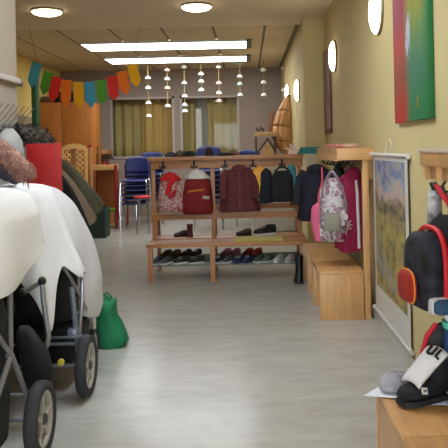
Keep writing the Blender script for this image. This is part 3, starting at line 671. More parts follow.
pl = MB()
for k in range(9): pl.ball((.762+.05*(k % 3)+.008*math.sin(k*3), 2.645+.02*(k//3), HB+.318+.010*math.sin(k*2.3)), (.032, .022, .024), 10)
tag(pl.obj('fleece_cloth', mat('lilac_white_fleece', (214, 210, 222), 1.0, .05, 25, .6), smooth=70), 'white lilac fleece bundle on top of the blue and mint bag', 'cloth')

# papers, hat and shoes on the near bench
pp = MB(); 
def sheet(corners, z, n=10, curl=0.0):
    a, b_, c_, d_ = [Vector((q[0], q[1], 0)) for q in corners]
    def fn(u, v):
        p_ = (a*(1-u)+b_*u)*(1-v) + (d_*(1-u)+c_*u)*v
        return Vector((p_.x, p_.y, z + 0.002*math.sin(u*5+v*3)*0 + curl*max(0, .25-u)**2*8*(1-v*.5)))
    return MB().grid(fn, n, n)
tag(sheet([(.425, 2.70), (.505, 2.80), (.90, 2.80), (.80, 2.60)], HB+.003, curl=.006).obj('paper_sheet', PAPER, solid=.0012, smooth=60), 'white paper sheet sticking out over the corner of the near bench', 'paper', 'papers under the shoes')
tag(sheet([(.575, 2.60), (.545, 2.74), (.93, 2.72), (.93, 2.56)], HB+.0065).obj('paper_sheet', mat('blue_white_print', (206, 220, 236), .7, .10, 6), solid=.0012, smooth=60), 'pale blue and white printed paper directly under the black shoes', 'paper', 'papers under the shoes')
hb_ = MB(); c0 = Vector((.565, 2.745, HB+.009))
rs = []
for z, f in ((0, .9), (.015, 1.05), (.04, .98), (.056, .7), (.064, .35), (.066, .05)):
    rs.append([c0 + Vector((.066*f*math.cos(2*PI*j/30)*(1+.08*math.sin(5*2*PI*j/30+z*60)), .04*f*math.sin(2*PI*j/30), z*(1+.12*math.sin(3*2*PI*j/30)))) for j in range(30)])
hb_.rings(rs); tag(hb_.obj('knit_hat', mat('light_grey_knit', (172, 169, 174), 1, .08, 40, .8), smooth=70), 'crumpled light grey knit hat on the paper at bench corner', 'hat')

def shoe_parts(root, L, Wd, H, upper, sole, tongue=None, solem=.018, lace=None):
    """shoe in local coordinates: toe towards -x, standing on z = 0 of the root"""
    o = Vector(root.location); n = 20
    def ring(x_, hw, z0, z1):
        return [o + Vector((x_, hw*math.cos(2*PI*k/n), (z0+z1)/2 + (z1-z0)/2*math.copysign(abs(math.sin(2*PI*k/n))**.8, math.sin(2*PI*k/n)))) for k in range(n)]
    st = [(-.50, .10, .30), (-.47, .30, .42), (-.38, .44, .52), (-.22, .50, .62), (-.05, .47, .80), (.10, .43, 1.0), (.25, .43, 1.02), (.38, .43, 1.0), (.46, .34, .96), (.49, .2, .85)]
    MB().rings([ring(L*a, Wd*b_, solem*.8, solem+(H-solem)*c_) for a, b_, c_ in st]).obj('upper', upper, root, smooth=60)
    ol = [(-.51, .06), (-.49, .28), (-.40, .45), (-.22, .52), (-.02, .46), (.2, .44), (.4, .44), (.49, .32), (.52, .1)]
    pts = [o + Vector((L*a, Wd*b_, 0)) for a, b_ in ol] + [o + Vector((L*a, -Wd*b_, 0)) for a, b_ in reversed(ol)]
    MB().prism(pts, (0, 0, solem)).obj('sole', sole, root)
    if lace:
        lc = MB()
        for k in range(3): lc.tube([o + Vector((L*(-.2+.08*k), -Wd*.3, solem+(H-solem)*(.62+.07*k))), o + Vector((L*(-.17+.08*k), 0, solem+(H-solem)*(.70+.1*k))), o + Vector((L*(-.2+.08*k), Wd*.3, solem+(H-solem)*(.62+.07*k)))], .004, 5)
        lc.obj('laces', lace, root)
ps = HB + .0085
BK = mat('black_suede', (22, 22, 24), .85, .15, 20, .2); WS = mat('white_sole', (206, 204, 200), .6)
def hightop(label, loc, rot, scale=1.0):
    o = thing('high_top_shoe', label, 'shoe', loc, 'black high tops on the near bench')
    L = .20
    shoe_parts(o, L, .082, .085, BK, mat('black_sole', (30, 30, 32), .7), solem=.016)
    c = Vector(loc)
    # ankle shaft
    n = 20; rs = []
    for z, f, x_ in ((.06, 1, .045), (.09, .98, .047), (.12, .95, .05), (.135, .93, .052), (.13, .8, .052)):
        rs.append([c + Vector((x_+.052*f*math.cos(2*PI*k/n), .038*f*math.sin(2*PI*k/n), z+.012*math.cos(2*PI*k/n))) for k in range(n)])
    MB().rings(rs).obj('ankle', BK, o, smooth=60)
    # broad white tongue folded forward and up
    def tg(u, v):
        w = (.047-.006*(1-u))*(2*v-1)
        return c + Vector((-.062+.112*u, w, (.056+.088*u**.9) + .012*(1-(2*v-1)**2)))
    tn = MB().grid(tg, 10, 8).obj('tongue', mat('white_leather', (214, 210, 206), .6, .03), o, smooth=70, solid=.008)
    mk = MB(); km = mat('black_print', (20, 20, 22), .7)
    def tp(u, v): return tg(u, v) + Vector((-.0055, 0, .006))
    for v0 in (.66, .40): mk.tube([tp(.96, v0), tp(.86, v0), tp(.76, v0-.01)], .0042, 6)
    mk.tube([tp(.76, .65), tp(.735, .58), tp(.74, .48), tp(.76, .39)], .0042, 6)
    mk.tube([tp(.96, .22), tp(.86, .22), tp(.76, .21), tp(.75, .07)], .0042, 6)
    mk.obj('tongue_print', km, tn)
    lb = MB().box(c + Vector((-.040, -.0405, .046)), (.020, .005, .020), (R(-28), R(10), R(-6)), .001).obj('label_patch', WS, o)
    MB().box(c + Vector((-.040, -.0440, .0475)), (.011, .002, .004), (R(-28), R(10), R(-6))).obj('patch_mark', km, lb, smooth=0)
    o.rotation_euler.z = rot; o.scale = (scale,)*3
    return o
hightop('black high top shoe with big white tongue, toe towards the grey hat', (.655, 2.635, ps), R(26), 1.22)
hightop('black high top shoe right of the other one, cut off by the picture edge', (.765, 2.535, ps), R(75), 1.0)

# ------------------------------------------------------------------ small shoes on the long rack
def shoe_proto(label, mu, ms, L=.17, H=.075, W=.07, lace=None):
    o = thing('shoe', label, 'shoe', (0, 0, 0)); shoe_parts(o, L, W, H, mu, ms, None, .015, lace); return o
LACE = mat('grey_lace', (150, 150, 150), .8)
KIND = {
 'black': (mat('shoe_black', (24, 24, 26), .7, .1), WS), 'grey': (mat('shoe_grey', (66, 66, 72), .8, .1), WS), 'navy': (mat('shoe_navy', (28, 36, 70), .8, .1), mat('shoe_navy_sole', (40, 50, 80), .7)),
 'red': (mat('shoe_red', (150, 40, 40), .7, .1), mat('shoe_red_sole', (90, 40, 36), .7)), 'white': (mat('shoe_white', (176, 168, 166), .7, .06), WS), 'brown': (mat('shoe_brown', (66, 44, 34), .7, .1), mat('shoe_dark_sole', (34, 30, 28), .8)),
 'green': (mat('shoe_green', (70, 90, 70), .8, .1), WS), 'pink': (mat('shoe_pink', (140, 84, 90), .8, .1), WS)}
PROTO = {}
def put_shoe(kind, px, y, z, rot, label, sc=1.0, pxy=258):
    x = P(px, pxy, y).x
    if kind not in PROTO:
        PROTO[kind] = shoe_proto(label, *KIND[kind], lace=LACE if kind in ('black', 'navy') else None); o = PROTO[kind]
        o.location = (x, y, z); o.rotation_euler.z = rot; o.scale = (sc,)*3; o['label'] = label; o['group'] = 'shoes on the long rack'
    else: o = dup(PROTO[kind], (x, y, z), rot, label, 'shoes on the long rack', (sc,)*3)
    return o
ZG = .1715; q = R(62)
row = [('grey', 157, 7.17, q, 'left grey shoe at the left end of the wire shoe shelf'), ('grey', 166, 7.17, q, 'right grey shoe near the left end of the wire shoe shelf'),
       ('black', 181, 7.17, R(30), 'black shoe with white sole in the middle of the left bay'), ('black', 196, 7.17, R(25), 'black shoe with white sole nearest the middle leg of the left bay'),
       ('black', 219, 7.17, q, 'black shoe just right of the middle leg on the wire shelf'), ('grey', 228, 7.18, q, 'grey shoe between black and navy shoes on the wire shelf'),
       ('navy', 239, 7.17, R(50), 'left navy shoe of the pair in the right bay'), ('navy', 248, 7.17, R(55), 'right navy shoe of the pair in the right bay'),
       ('green', 259, 7.17, q, 'green shoe right of the navy pair on the wire shelf'), ('green', 268, 7.17, q, 'second green shoe right of the navy pair on the wire shelf'),
       ('white', 279, 7.17, q, 'left pale shoe of the pair near the right leg of the rack'), ('white', 290, 7.17, q, 'right pale shoe of the pair near the right leg of the rack')]
for kd, px, y, r_, lb in row: put_shoe(kd, px, y, ZG, r_, lb)
row2 = [('brown', 166, 7.58, q, 'leftmost brown shoe in the rear row of the shoe shelf'), ('brown', 175, 7.58, q, 'second brown shoe in the rear row of the shoe shelf'), ('black', 186, 7.58, q, 'left black shoe in the rear row of the left bay'),
        ('black', 196, 7.58, q, 'right black shoe in the rear row of the left bay'), ('pink', 226, 7.58, q, 'left dusky pink shoe in the rear row'), ('pink', 235, 7.58, q, 'right dusky pink shoe in the rear row'), ('red', 248, 7.58, q, 'left shoe of the red pair in the rear row'), ('red', 257, 7.58, q, 'right shoe of the red pair in the rear row')]
for kd, px, y, r_, lb in row2: put_shoe(kd, px, y, ZG, r_, lb, 1.1)
ZS = .3915
put_shoe('brown', 181, 7.62, ZS, R(20), 'low brown shoe on the rear bench left of the boot', .9, 236)
bt = thing('boot', 'small dark red boot on the rear bench of the long rack', 'boot', (P(190, 236, 7.62).x, 7.62, ZS))
o = Vector(bt.location)
MB().rings([[o + Vector((.034*f*math.cos(2*PI*k/16), .06*g_*math.sin(2*PI*k/16)-oy, z)) for k in range(16)] for z, f, g_, oy in ((.008, 1.0, 1.1, .015), (.035, 1.0, 1.05, .013), (.06, .9, .75, 0), (.10, .95, .7, 0), (.135, 1.0, .75, 0))]).obj('shaft', mat('boot_oxblood', (80, 26, 26), .6, .1), bt, smooth=60)
MB().span(o + Vector((-.036, -.085, 0)), o + Vector((.036, .055, .0085)), .003).obj('sole', mat('shoe_dark_sole', (34, 30, 28), .8), bt)
put_shoe('brown', 244, 7.60, ZS, R(15), 'low dark shoe on the rear bench beside the yellow mat', 1.0, 236)
put_shoe('black', 265, 7.60, ZS, R(20), 'large black shoe with white sole on the rear bench', 1.5, 234)
mt = thing('folded_mat', 'yellow green folded mat lying on the front bench seat of the long rack', 'mat', (P(258, 241, 7.2).x, 7.2, ZS))
a, b_ = P(234, 241, 7.1).x, P(284, 241, 7.1).x
MB().span((a, 7.06, ZS), (b_, 7.33, ZS+.012), .005).obj('lower_layer', mat('yellow_green_mat', (186, 172, 84), .8, .06), mt)
MB().span((a+.01, 7.07, ZS+.0125), (b_-.01, 7.32, ZS+.024), .005).obj('upper_layer', mat('yellow_mat_top', (196, 182, 104), .8, .06), mt)

# ------------------------------------------------------------------ things on top of the long rack
ZT = 1.263
def cap(label, px, y, w, h, m, brim=None, rot=0):
    x = P(px, 155, y).x; o = thing('cap', label, 'hat', (x, y, ZT)); c = Vector((x, y, ZT))
    rs = [[c + Vector((w/2*f*math.cos(2*PI*j/24)*(1+.05*math.sin(4*2*PI*j/24)), w*.4*f*math.sin(2*PI*j/24), z*h)) for j in range(24)] for z, f in ((0, .96), (.2, 1.02), (.5, .95), (.8, .7), (.95, .4), (1.0, .06))]
    MB().rings(rs).obj('crown', m, o, smooth=70)
    if brim: MB().rings([[c + Vector((w*.45*brim*(.2+1)+w*.42*f*math.cos(2*PI*j/20), w*.36*f*math.sin(2*PI*j/20), z)) for j in range(20)] for z, f in ((.001, .9), (.006, 1.0), (.011, .9))]).obj('brim', m, o, smooth=50)
    return o
cap('dark grey knit cap leftmost on top of the long rack', 171, 7.40, .13, .05, mat('dark_grey_knit', (62, 62, 66), .95, .2, 30, .5))
cap('speckled brown knit cap on top of the long rack', 181, 7.42, .13, .065, pattern('speckle_knit', [(50, 46, 40), (110, 92, 60), (30, 28, 30), (90, 84, 80)], 30, .95))
cap('black cap beside the speckled knit cap on the long rack', 190, 7.40, .12, .06, BLACKF)
cap('dark brown fur hat before the blue chair back on the long rack', 209, 7.40, .09, .095, mat('brown_fur', (54, 40, 30), 1, .3, 40, .8))
cap('flat black beret right of the brown fur hat on the rack', 226, 7.40, .19, .035, BLACKF)
cap('small rust red cap on top of the long rack near its middle', 236, 7.44, .08, .035, mat('rust_cloth', (140, 70, 50), .9, .1))
tw = thing('folded_towel', 'teal folded towel on the right end of the long rack top', 'towel', (P(309, 151, 7.36).x, 7.36, ZT))
x = tw.location.x
for k in range(3): MB().box((x+.006*k, 7.37, ZT+.012+.0245*k), (.235-.012*k, .15, .023), None, .010).obj('fold', mat('teal_towel', (36, 116, 112), .95, .08, 30, .4), tw)
nb = thing('net_bag', 'white net drawstring bag draped over the right end of the long rack', 'bag', (P(311, 158, 7.28).x, 7.29, 1.1))
c0 = P(310, 158, 7.28)
net = MB(); 
for k in range(7):
    px = 304+2.2*k; net.tube([P(px, 153.5, 7.285), P(px-.5, 158, 7.285), P(px*.5+155.5, 165, 7.28), P(px*.25+233.2, 170, 7.28)], .0035, 5)
for py in (156, 159, 162, 166): net.tube([P(304+(py-156)*.4, py, 7.284), P(311, py+1.5, 7.275), P(318-(py-156)*.4, py, 7.284)], .003, 5)
net.obj('net', mat('net_white', (196, 186, 170), .9), nb)
fs = thing('ribbon_star', 'pink and white folded ribbon star beside the teal towel', 'toy', (P(293, 150, 7.45).x, 7.45, ZT))
c0 = Vector(fs.location)+Vector((0, 0, .04))
for k, mm in enumerate((mat('pale_pink_ribbon', (226, 186, 170), .7), mat('white_ribbon', (226, 220, 206), .7))):
    b = MB()
    for j in range(4):
        a = PI*(.05+.27*j)+k*.12; b.prism([c0, c0+Vector((math.cos(a-.16)*.05, .004*k, math.sin(a-.16)*.05)), c0+Vector((math.cos(a)*.105, 0, math.sin(a)*.08)), c0+Vector((math.cos(a+.16)*.05, .004*k, math.sin(a+.16)*.05))], (0, .012, 0))
    b.box(c0-Vector((0, -.01-.022*k, .02)), (.10, .018, .039), None, .004)
    b.obj('ribbon', mm, fs)
tb = MB().box((0.82, 6.15, 1.325+.019), (.20, .34, .036), (0, 0, .2), .012); tag(tb.obj('folded_cloth', pattern('pink_cream_cloth', [(216, 196, 150), (206, 120, 116), (226, 210, 176)], 4)), 'pink and cream folded cloth on top of the right coat unit', 'cloth')

# ------------------------------------------------------------------ far room: chairs
CH0 = None
def chair_proto(label):
    o = thing('stacking_chair', label, 'chair', (0, 0, 0)); 
    def sh(u, v):   # seat, front edge towards -y
        x = .215*(2*u-1)*(1-.08*v); return Vector((x, -.20+.40*v, .45-.028*math.sin(v*PI)*(1-.3*(2*u-1)**2)-.03*max(0, .12-v)/.12))
    MB().grid(sh, 10, 10).obj('seat', BLUEP, o, smooth=70, solid=.012)
    def bh(u, v):
        x = .215*(2*u-1)*(1-.22*max(0, v-.6)**1.5*2); return Vector((x, .235+.05*v-.03*(1-(2*u-1)**2)*-1, .56+.27*v-.035*abs(2*u-1)**3*v))
    MB().grid(bh, 12, 8).obj('backrest', BLUEP, o, smooth=70, solid=.012)
    for s in (-1, 1):
        MB().tube([(s*.205, -.17, .44), (s*.215, -.22, .40), (s*.235, -.25, 0)], .011, 8).obj('leg', CHROME, o)
        MB().tube([(s*.205, .17, .44), (s*.215, .22, .38), (s*.235, .27, 0)], .011, 8).obj('leg', CHROME, o)
        MB().tube([(s*.19, -.17, .435), (s*.195, .17, .435), (s*.20, .25, .47), (s*.19, .285, .60), (s*.185, .30, .72)], .010, 8).obj('side_frame', CHROME, o)
    return o
od = ['lowest', 'second', 'third', 'fourth', 'fifth', 'sixth', 'seventh', 'eighth']
stacks = [(P(136, 185, 12.0).x, 12.0, 6, 'of the leftmost stack beside the red posts'), (P(150, 150, 12.75).x, 12.8, 7, 'of the stack behind the leftmost stack'),
          (P(208, 150, 11.7).x, 11.7, 8, 'of the tall stack before the right window'), (P(249, 150, 12.2).x, 12.2, 7, 'of the stack right of the windows')]
for sx, sy, n, where in stacks:
    for k in range(n):
        lb = 'blue stacking chair, %s %s' % ('topmost' if k == n-1 else od[k] + ' from the floor' if k else 'lowest', where)
        if CH0 is None: CH0 = chair_proto(lb); o = CH0; o.location = (sx, sy, 0); o['group'] = 'stacked blue chairs'
        else: o = dup(CH0, (sx, sy-.012*k, .078*k), 0, lb, 'stacked blue chairs')
# little red stools before the stack
sto = thing('stool', 'low stool with a red seat in front of the leftmost chair stack', 'stool', (P(143, 197, 11.2).x, 11.2, 0))
x, y, z = sto.location.x, 11.2, P(143, 197, 11.2).z
MB().lathe([(.13, z-.015), (.15, z-.008), (.15, z+.012), (.13, z+.018)], 20, Matrix.Translation((x, y, 0))).obj('seat', mat('red_seat', (214, 60, 60), .4), sto)
for k in range(4):
    a = PI/4+PI/2*k; MB().tube([(x+.09*math.cos(a), y+.09*math.sin(a), z-.015), (x+.14*math.cos(a), y+.14*math.sin(a), 0)], .010, 8).obj('leg', CHROME, sto)

# play counter with red posts
cn = thing('play_counter', 'wooden play counter with dark red posts left of the blue chairs', 'counter', (P(107, 220, 12.1).x, 12.2, 0))
RP = mat('dark_red_post', (150, 36, 34), .5, .05)
xa, xb = P(90.5, 195, 12.0).x, P(122, 195, 12.0).x
for x_, y_ in ((xa, 12.0), (xb-.10, 12.0), (xa, 12.55), (xb, 12.45)):
    MB().tube([(x_, y_, 0), (x_, y_, 1.09)], .028, 12).obj('post', RP, cn)
MB().span((xa+.03, 11.98, P(107, 170, 12).z), (xb-.13, 12.5, P(107, 165, 12).z), .006).obj('counter_top', wood('counter_wood', (206, 160, 96), 'x'), cn)
MB().span((xa+.03, 12.40, .10), (xb-.13, 12.43, .99)).obj('back_panel', wood('counter_dark_wood', (150, 84, 44), 'z'), cn)
MB().span((xa+.03, 12.03, .06), (xb-.13, 12.39, .10)).obj('lower_shelf', wood('counter_wood', (206, 160, 96), 'x'), cn)
MB().span((xa+.16, 12.04, .101), (xb-.16, 12.3, .27), .005).obj('drawer_box', wood('drawer_wood', (190, 130, 76), 'x'), cn)
gx = P(110, 207, 12.1).x
tr = MB(); tr.span((gx-.11, 12.06, .272), (gx+.09, 12.28, .30), .006); tr.span((gx-.12, 12.05, .30), (gx+.10, 12.29, .335), .006)
tag(tr.obj('tray', mat('lime_green_plastic', (120, 170, 40), .5)), 'lime green plastic tray on the drawer box of the play counter', 'tray')
for px, nm in ((104, 'left'), (108, 'right')):
    j = thing('jar', 'small dark red jar, %s one of two on the play counter' % nm, 'jar', (P(px, 165, 12.2).x, 12.2, P(107, 165, 12).z), 'jars on the counter'); o = Vector(j.location)
    MB().lathe([(.022, 0), (.024, .01), (.024, .05), (.018, .056)], 12, Matrix.Translation(o)).obj('jar_body', RP, j)
    MB().lathe([(.025, .057), (.025, .072), (.02, .075)], 12, Matrix.Translation(o)).obj('lid', mat('dark_lid', (60, 24, 22), .5), j)
# lattice play-shop front with arched top
la = thing('lattice_screen', 'wooden lattice screen with arched top behind the hanging coats', 'screen', (P(76, 200, 11.4).x, 11.4, 0))
x0, x1 = P(61, 170, 11.4).x, P(88, 170, 11.4).x; zt_ = P(76, 149, 11.4).z; zl = .75
LW = wood('lattice_wood', (228, 182, 116), 'x')
fr = MB(); fr.span((x0, 11.38, 0), (x0+.05, 11.42, zt_)); fr.span((x1-.05, 11.38, 0), (x1, 11.42, zt_)); fr.span((x0+.05, 11.385, zl-.06), (x1-.05, 11.415, zl))
fr.obj('frame', LW, la)
n = 14; arc = [Vector((x0+(x1-x0)*k/n, 11.38, zt_+.09*math.sin(PI*k/n)**.7)) for k in range(n+1)]
MB().prism(arc + [Vector((x1, 11.38, zt_-.012)), Vector((x0, 11.38, zt_-.012))], (0, .04, 0)).obj('arched_top', LW, la)
lt = MB(); Wd = x1-x0-.1; Hh = zt_-.012-zl; step = .088
for sgn, yy in ((1, 11.392), (-1, 11.408)):
    k = -int(Hh/step)-1
    while k*step < Wd:
        xs0 = x0+.05+k*step; a0, b0 = 0.0, Hh
        ta, tb2 = max(0, -(k*step)), min(Hh, Wd-k*step)
        if tb2-ta > .02:
            za, zb2 = (zl+ta, zl+tb2) if sgn > 0 else (zl+Hh-ta, zl+Hh-tb2)
            lt.tube([(xs0+ta, yy, za), (xs0+tb2, yy, zb2)], .013, 4)
        k += 1
lt.obj('lattice', LW, la)
pc = MB(); xq = P(90.5, 150, 11.4).x
pst = thing('screen_post', 'wooden post with a red cap at the right of the lattice screen', 'post', (xq, 11.4, 0))
MB().span((xq-.02, 11.38, 0), (xq+.025, 11.42, P(90, 147, 11.4).z), .004).obj('shaft', W_TOY, pst)
MB().lathe([(.034, 0), (.036, .02), (.03, .035), (.01, .04)], 14, Matrix.Translation((xq, 11.4, P(90, 147, 11.4).z))).obj('cap', REDP, pst)
rl = MB().span((P(94, 151, 13.6).x, 13.55, P(94, 154.5, 13.6).z), (P(108, 151, 13.6).x, YB-.001, P(94, 150, 13.6).z), .004)
tag(rl.obj('wall_shelf', W_TOY), 'short wooden shelf board on back wall left of the window', 'shelf')
bo = thing('bottle', 'slim brown bottle standing on the play counter beside the lattice post', 'bottle', (P(98.5, 165, 12.2).x, 12.15, P(107, 165, 12).z)); o = Vector(bo.location)
MB().lathe([(.024, 0), (.026, .02), (.026, .18), (.012, .24), (.011, .29)], 14, Matrix.Translation(o)).obj('glass_body', mat('brown_bottle', (110, 62, 34), .25), bo)
MB().lathe([(.013, .29), (.014, .315), (.01, .32)], 12, Matrix.Translation(o)).obj('bottle_cap', mat('dark_lid', (60, 24, 22), .5), bo)

# wardrobe, green post and stuff on top
wd = thing('wardrobe', 'tall brown two-door wooden wardrobe in the far left corner', 'wardrobe', (-3.25, 12.9, 0))
xa, xb = -3.70, P(92.5, 130, 12.5).x; zt_ = P(70, 102, 12.5).z
MB().span((xa, 12.52, 0), (xb, 13.2, zt_), .004).obj('carcass', W_BROWN, wd)
xm = P(62, 130, 12.5).x
for a, b_ in ((xa+.01, xm-.004), (xm+.004, xb-.03)):
    d_ = MB().span((a, 12.495, .06), (b_, 12.518, zt_-.02), .003).obj('door', W_BROWN, wd)
    MB().ball(((xm-.05 if b_ < xm else xm+.05), 12.485, 1.1), .016, 10).obj('knob', mat('dark_knob', (60, 40, 26), .4), d_)
tag(MB().span((P(60, 95, 12.8).x, 12.65, zt_+.001), (P(82, 95, 12.8).x, 13.0, P(70, 92, 12.8).z), .01).obj('storage_box', mat('dark_navy_box', (26, 30, 46), .7, .1)), 'dark navy box lying on top of the wardrobe', 'box')
tag(MB().span((P(44, 98, 12.8).x, 12.65, zt_+.001), (P(56, 98, 12.8).x, 12.95, P(50, 97, 12.8).z), .01).obj('storage_box', mat('brown_patterned_box', (96, 70, 50), .8, .2)), 'small brown box on the left of the wardrobe top', 'box')
gp = thing('post', 'dark green upright post standing before the brown wardrobe', 'post', (P(35.5, 110, 11.6).x, 11.6, 0))
x = gp.location.x; MB().tube([(x, 11.6, .02), (x, 11.6, P(36, 78, 11.6).z)], .062, 14).obj('pole', mat('dark_green_paint', (16, 78, 44), .5, .05), gp)
MB().lathe([(.12, 0), (.12, .012), (.07, .02)], 20, Matrix.Translation((x, 11.6, 0))).obj('base_plate', mat('dark_green_paint', (16, 78, 44), .5, .05), gp)
cr = thing('crate', 'dark green open crate on the floor beyond the hanging coats', 'crate', (P(94, 235, 10.7).x, 10.9, 0))
x0, x1 = P(82, 235, 10.7).x, P(105, 235, 10.7).x; DG = mat('dark_green_crate', (24, 50, 44), .6, .08)
for a, b_ in (((x0, 10.7, .02), (x1, 10.72, .46)), ((x0, 11.1, .02), (x1, 11.12, .46)), ((x0, 10.72, .02), (x0+.02, 11.1, .46)), ((x1-.02, 10.72, .02), (x1, 11.1, .46))): MB().span(a, b_, .004).obj('side', DG, cr)
MB().span((x0, 10.7, 0), (x1, 11.12, .019)).obj('bottom', DG, cr)
MB().prism([(x1-.18, 10.8, .1), (x1-.05, 10.8, .1), (x1-.07, 10.8, .5), (x1-.13, 10.8, .54)], (0, .03, 0)).obj
ob = MB().prism([(x1-.17, 10.8, .02), (x1-.04, 10.8, .02), (x1-.05, 10.8, .50), (x1-.11, 10.8, .56), (x1-.16, 10.8, .52)], (0, .03, 0))
tag(ob.obj('wooden_board', W_TOY, smooth=0), 'pointed orange wooden board sticking out of the green crate', 'board')

# ------------------------------------------------------------------ red coat stand with the bulging coats
rs_ = thing('coat_stand', 'wooden coat stand carrying the bulging dark coats beyond the red board', 'coat stand', (-1.98, 7.4, 0))
xa, xb = P(25.5, 160, 6.8).x, P(61, 160, 6.8).x; zt_ = P(45, 143.5, 6.8).z
zt_ -= .05
MB().span((xa, 6.79, 0), (xb-.06, 6.815, zt_), .003).obj('end_panel', W_TOY, rs_)
MB().span((xa, 8.55, 0), (xa+.06, 8.60, zt_), .003).obj('end_post', W_TOY, rs_)
MB().span((xa+.0, 8.50, zt_-.30), (xa+.06, 8.549, zt_-.2)).obj('cross_bar', W_TOY, rs_)
ra, rb = P(26, 160, 4.72).x, P(61, 160, 4.72).x; rz = P(45, 143.5, 4.72).z
rbd = thing('partition_board', 'bright red board standing upright behind the covered strollers', 'board', ((ra+rb)/2, 4.73, 0))
MB().span((ra, 4.715, 0.0), (rb, 4.745, rz), .003).obj('panel', REDP, rbd)
MB().span((ra-.020, 4.70, P(25, 158, 4.7).z), (ra+.006, 4.7145, P(25, 147, 4.7).z), .003).obj('metal_clip', ALU, rbd)
MB().span((ra-.03, 4.66, 0), (ra+.0, 4.80, .03)).obj('foot', BLACKM, rbd); MB().span((rb, 4.66, 0), (rb+.03, 4.80, .03)).obj('foot', BLACKM, rbd)
xc = (xa+xb)/2
MB().span((xa+.01, 6.816, zt_-.30), (xa+.04, 8.499, zt_-.2)).obj('hook_rail', W_TOY, rs_)
for y in (7.05, 7.35, 7.7, 8.05):
    MB().tube([(xa+.041, y, zt_-.24), (xa+.09, y, zt_-.26), (xa+.11, y, zt_-.23)], .007, 6).obj('hook', BLACKM, rs_)
def stand_coat(label, y, tab, m, thick, hood=False, ph=0.0):
    """coat pushed outwards on its hook: tab lists (right edge px, py, width in px)"""
    root = thing('coat', label, 'coat', (P(tab[-1][0]-tab[-1][2]/2, 0, y).x, y, P(0, tab[-1][1], y).z), 'coats on the wooden stand'); rs = []; n = 32
    for i, (px, py, wpx) in enumerate(tab):
        c = P(px-wpx/2, py, y); hw = wpx/2*y/F; d = thick*(.5+.5*min(1, i/3))
        rs.append([c + Vector((hw*math.cos(2*PI*k/n), d*math.sin(2*PI*k/n)*(1+.12*math.sin(5*2*PI*k/n+ph+i*.5)), -.35*hw*math.cos(2*PI*k/n)*(i/len(tab))*-1+.006*math.sin(k*1.3))) for k in range(n)])
    MB().rings(rs).obj('body', m, root, smooth=70)
    a = [P(px-wpx*.25, py+3, y-thick*.9) for px, py, wpx in tab[1:-1]]
    MB().tube(a, [.05]+[.065]*(len(a)-2)+[.055], 12).obj('sleeve', m, root, smooth=70)
    if hood: MB().ball(P(tab[0][0]-5, tab[0][1]+3, y), (.08, .09, .06), 14).obj('hood', m, root, smooth=70)
OLV = mat('olive_cloth', (92, 96, 78), .85, .12, 7, .3)
stand_coat('olive green padded coat on the far side of the stand, spreading furthest right', 7.75, [(62, 159, 8), (70, 165, 16), (80, 176, 24), (91, 190, 30), (101, 203, 34), (104, 210, 34), (102, 217, 30)], OLV, .12, True, 0)
stand_coat('grey beige coat hanging between the black and the olive coat', 7.42, [(61, 168, 8), (66, 174, 14), (75, 185, 20), (84, 199, 24), (92, 213, 26), (97, 222, 26), (95, 226, 22)], mat('grey_beige_cloth', (150, 134, 118), .9, .12, 7, .3), .11, False, 1)
stand_coat('black coat hanging nearest the red board on the wooden stand', 7.10, [(59, 174, 10), (64, 178, 18), (72, 190, 26), (80, 206, 32), (86, 221, 36), (90, 233, 38), (88, 238, 34)], BLACKF, .12, False, 2)

# wire hook rail and coats on the left wall
hr = thing('hook_rail', 'wall rail of slanting wire hooks on the left wall above the coats', 'hook rail', (XL, 4.6, 1.5))
MB().span((XL, 4.16, 1.505), (XL+.018, 5.02, 1.545), .003).obj('rail', ALU, hr)
for k in range(9):
    y = 4.18+.103*k
    MB().tube([(XL+.018, y, 1.535), (XL+.05, y, 1.565), (XL+.13, y, 1.66)], .004, 6).obj('wire_hook', mat('grey_wire', (120, 112, 108), .5), hr)
    MB().tube([(XL+.018, y, 1.52), (XL+.05, y, 1.495), (XL+.065, y, 1.52)], .004, 6).obj('lower_hook', mat('grey_wire', (120, 112, 108), .5), hr)
FURB = pattern('black_brown_fur', [(24, 22, 20), (60, 48, 38), (20, 20, 20), (96, 84, 70), (34, 30, 26)], 26, .95)
def tufts(pts, rad, n, ln, rad0=.006):
    b = MB()
    for _ in range(n):
        t = random.random()*(len(pts)-1); i = min(int(t), len(pts)-2); f = t-i
        c = pts[i]*(1-f)+pts[i+1]*f; r_ = rad[i]*(1-f)+rad[i+1]*f
        d = Vector((random.gauss(0, 1), random.gauss(0, 1), random.gauss(0, 1))).normalized(); ax_ = (pts[i+1]-pts[i]).normalized()
        d = (d - ax_*d.dot(ax_)*.7).normalized()
        q = d.orthogonal().normalized(); q2 = d.cross(q); p0 = c+d*r_*.93; tip = c+d*(r_+ln*random.uniform(.5, 1.2))+ax_*random.uniform(-.6, .6)*ln+Vector((0, 0, -ln*.4))
        b.faces([p0+q*rad0, p0-q*.5*rad0+q2*.87*rad0, p0-q*.5*rad0-q2*.87*rad0, tip], [(0, 1, 3), (1, 2, 3), (2, 0, 3)])
    return b
fc = thing('fur_coat', 'speckled black brown fluffy coat hanging at the end of the left wall', 'coat', (-1.47, 4.9, .9))
n = 40; rs = []; fx = P(27, 132, 4.9)
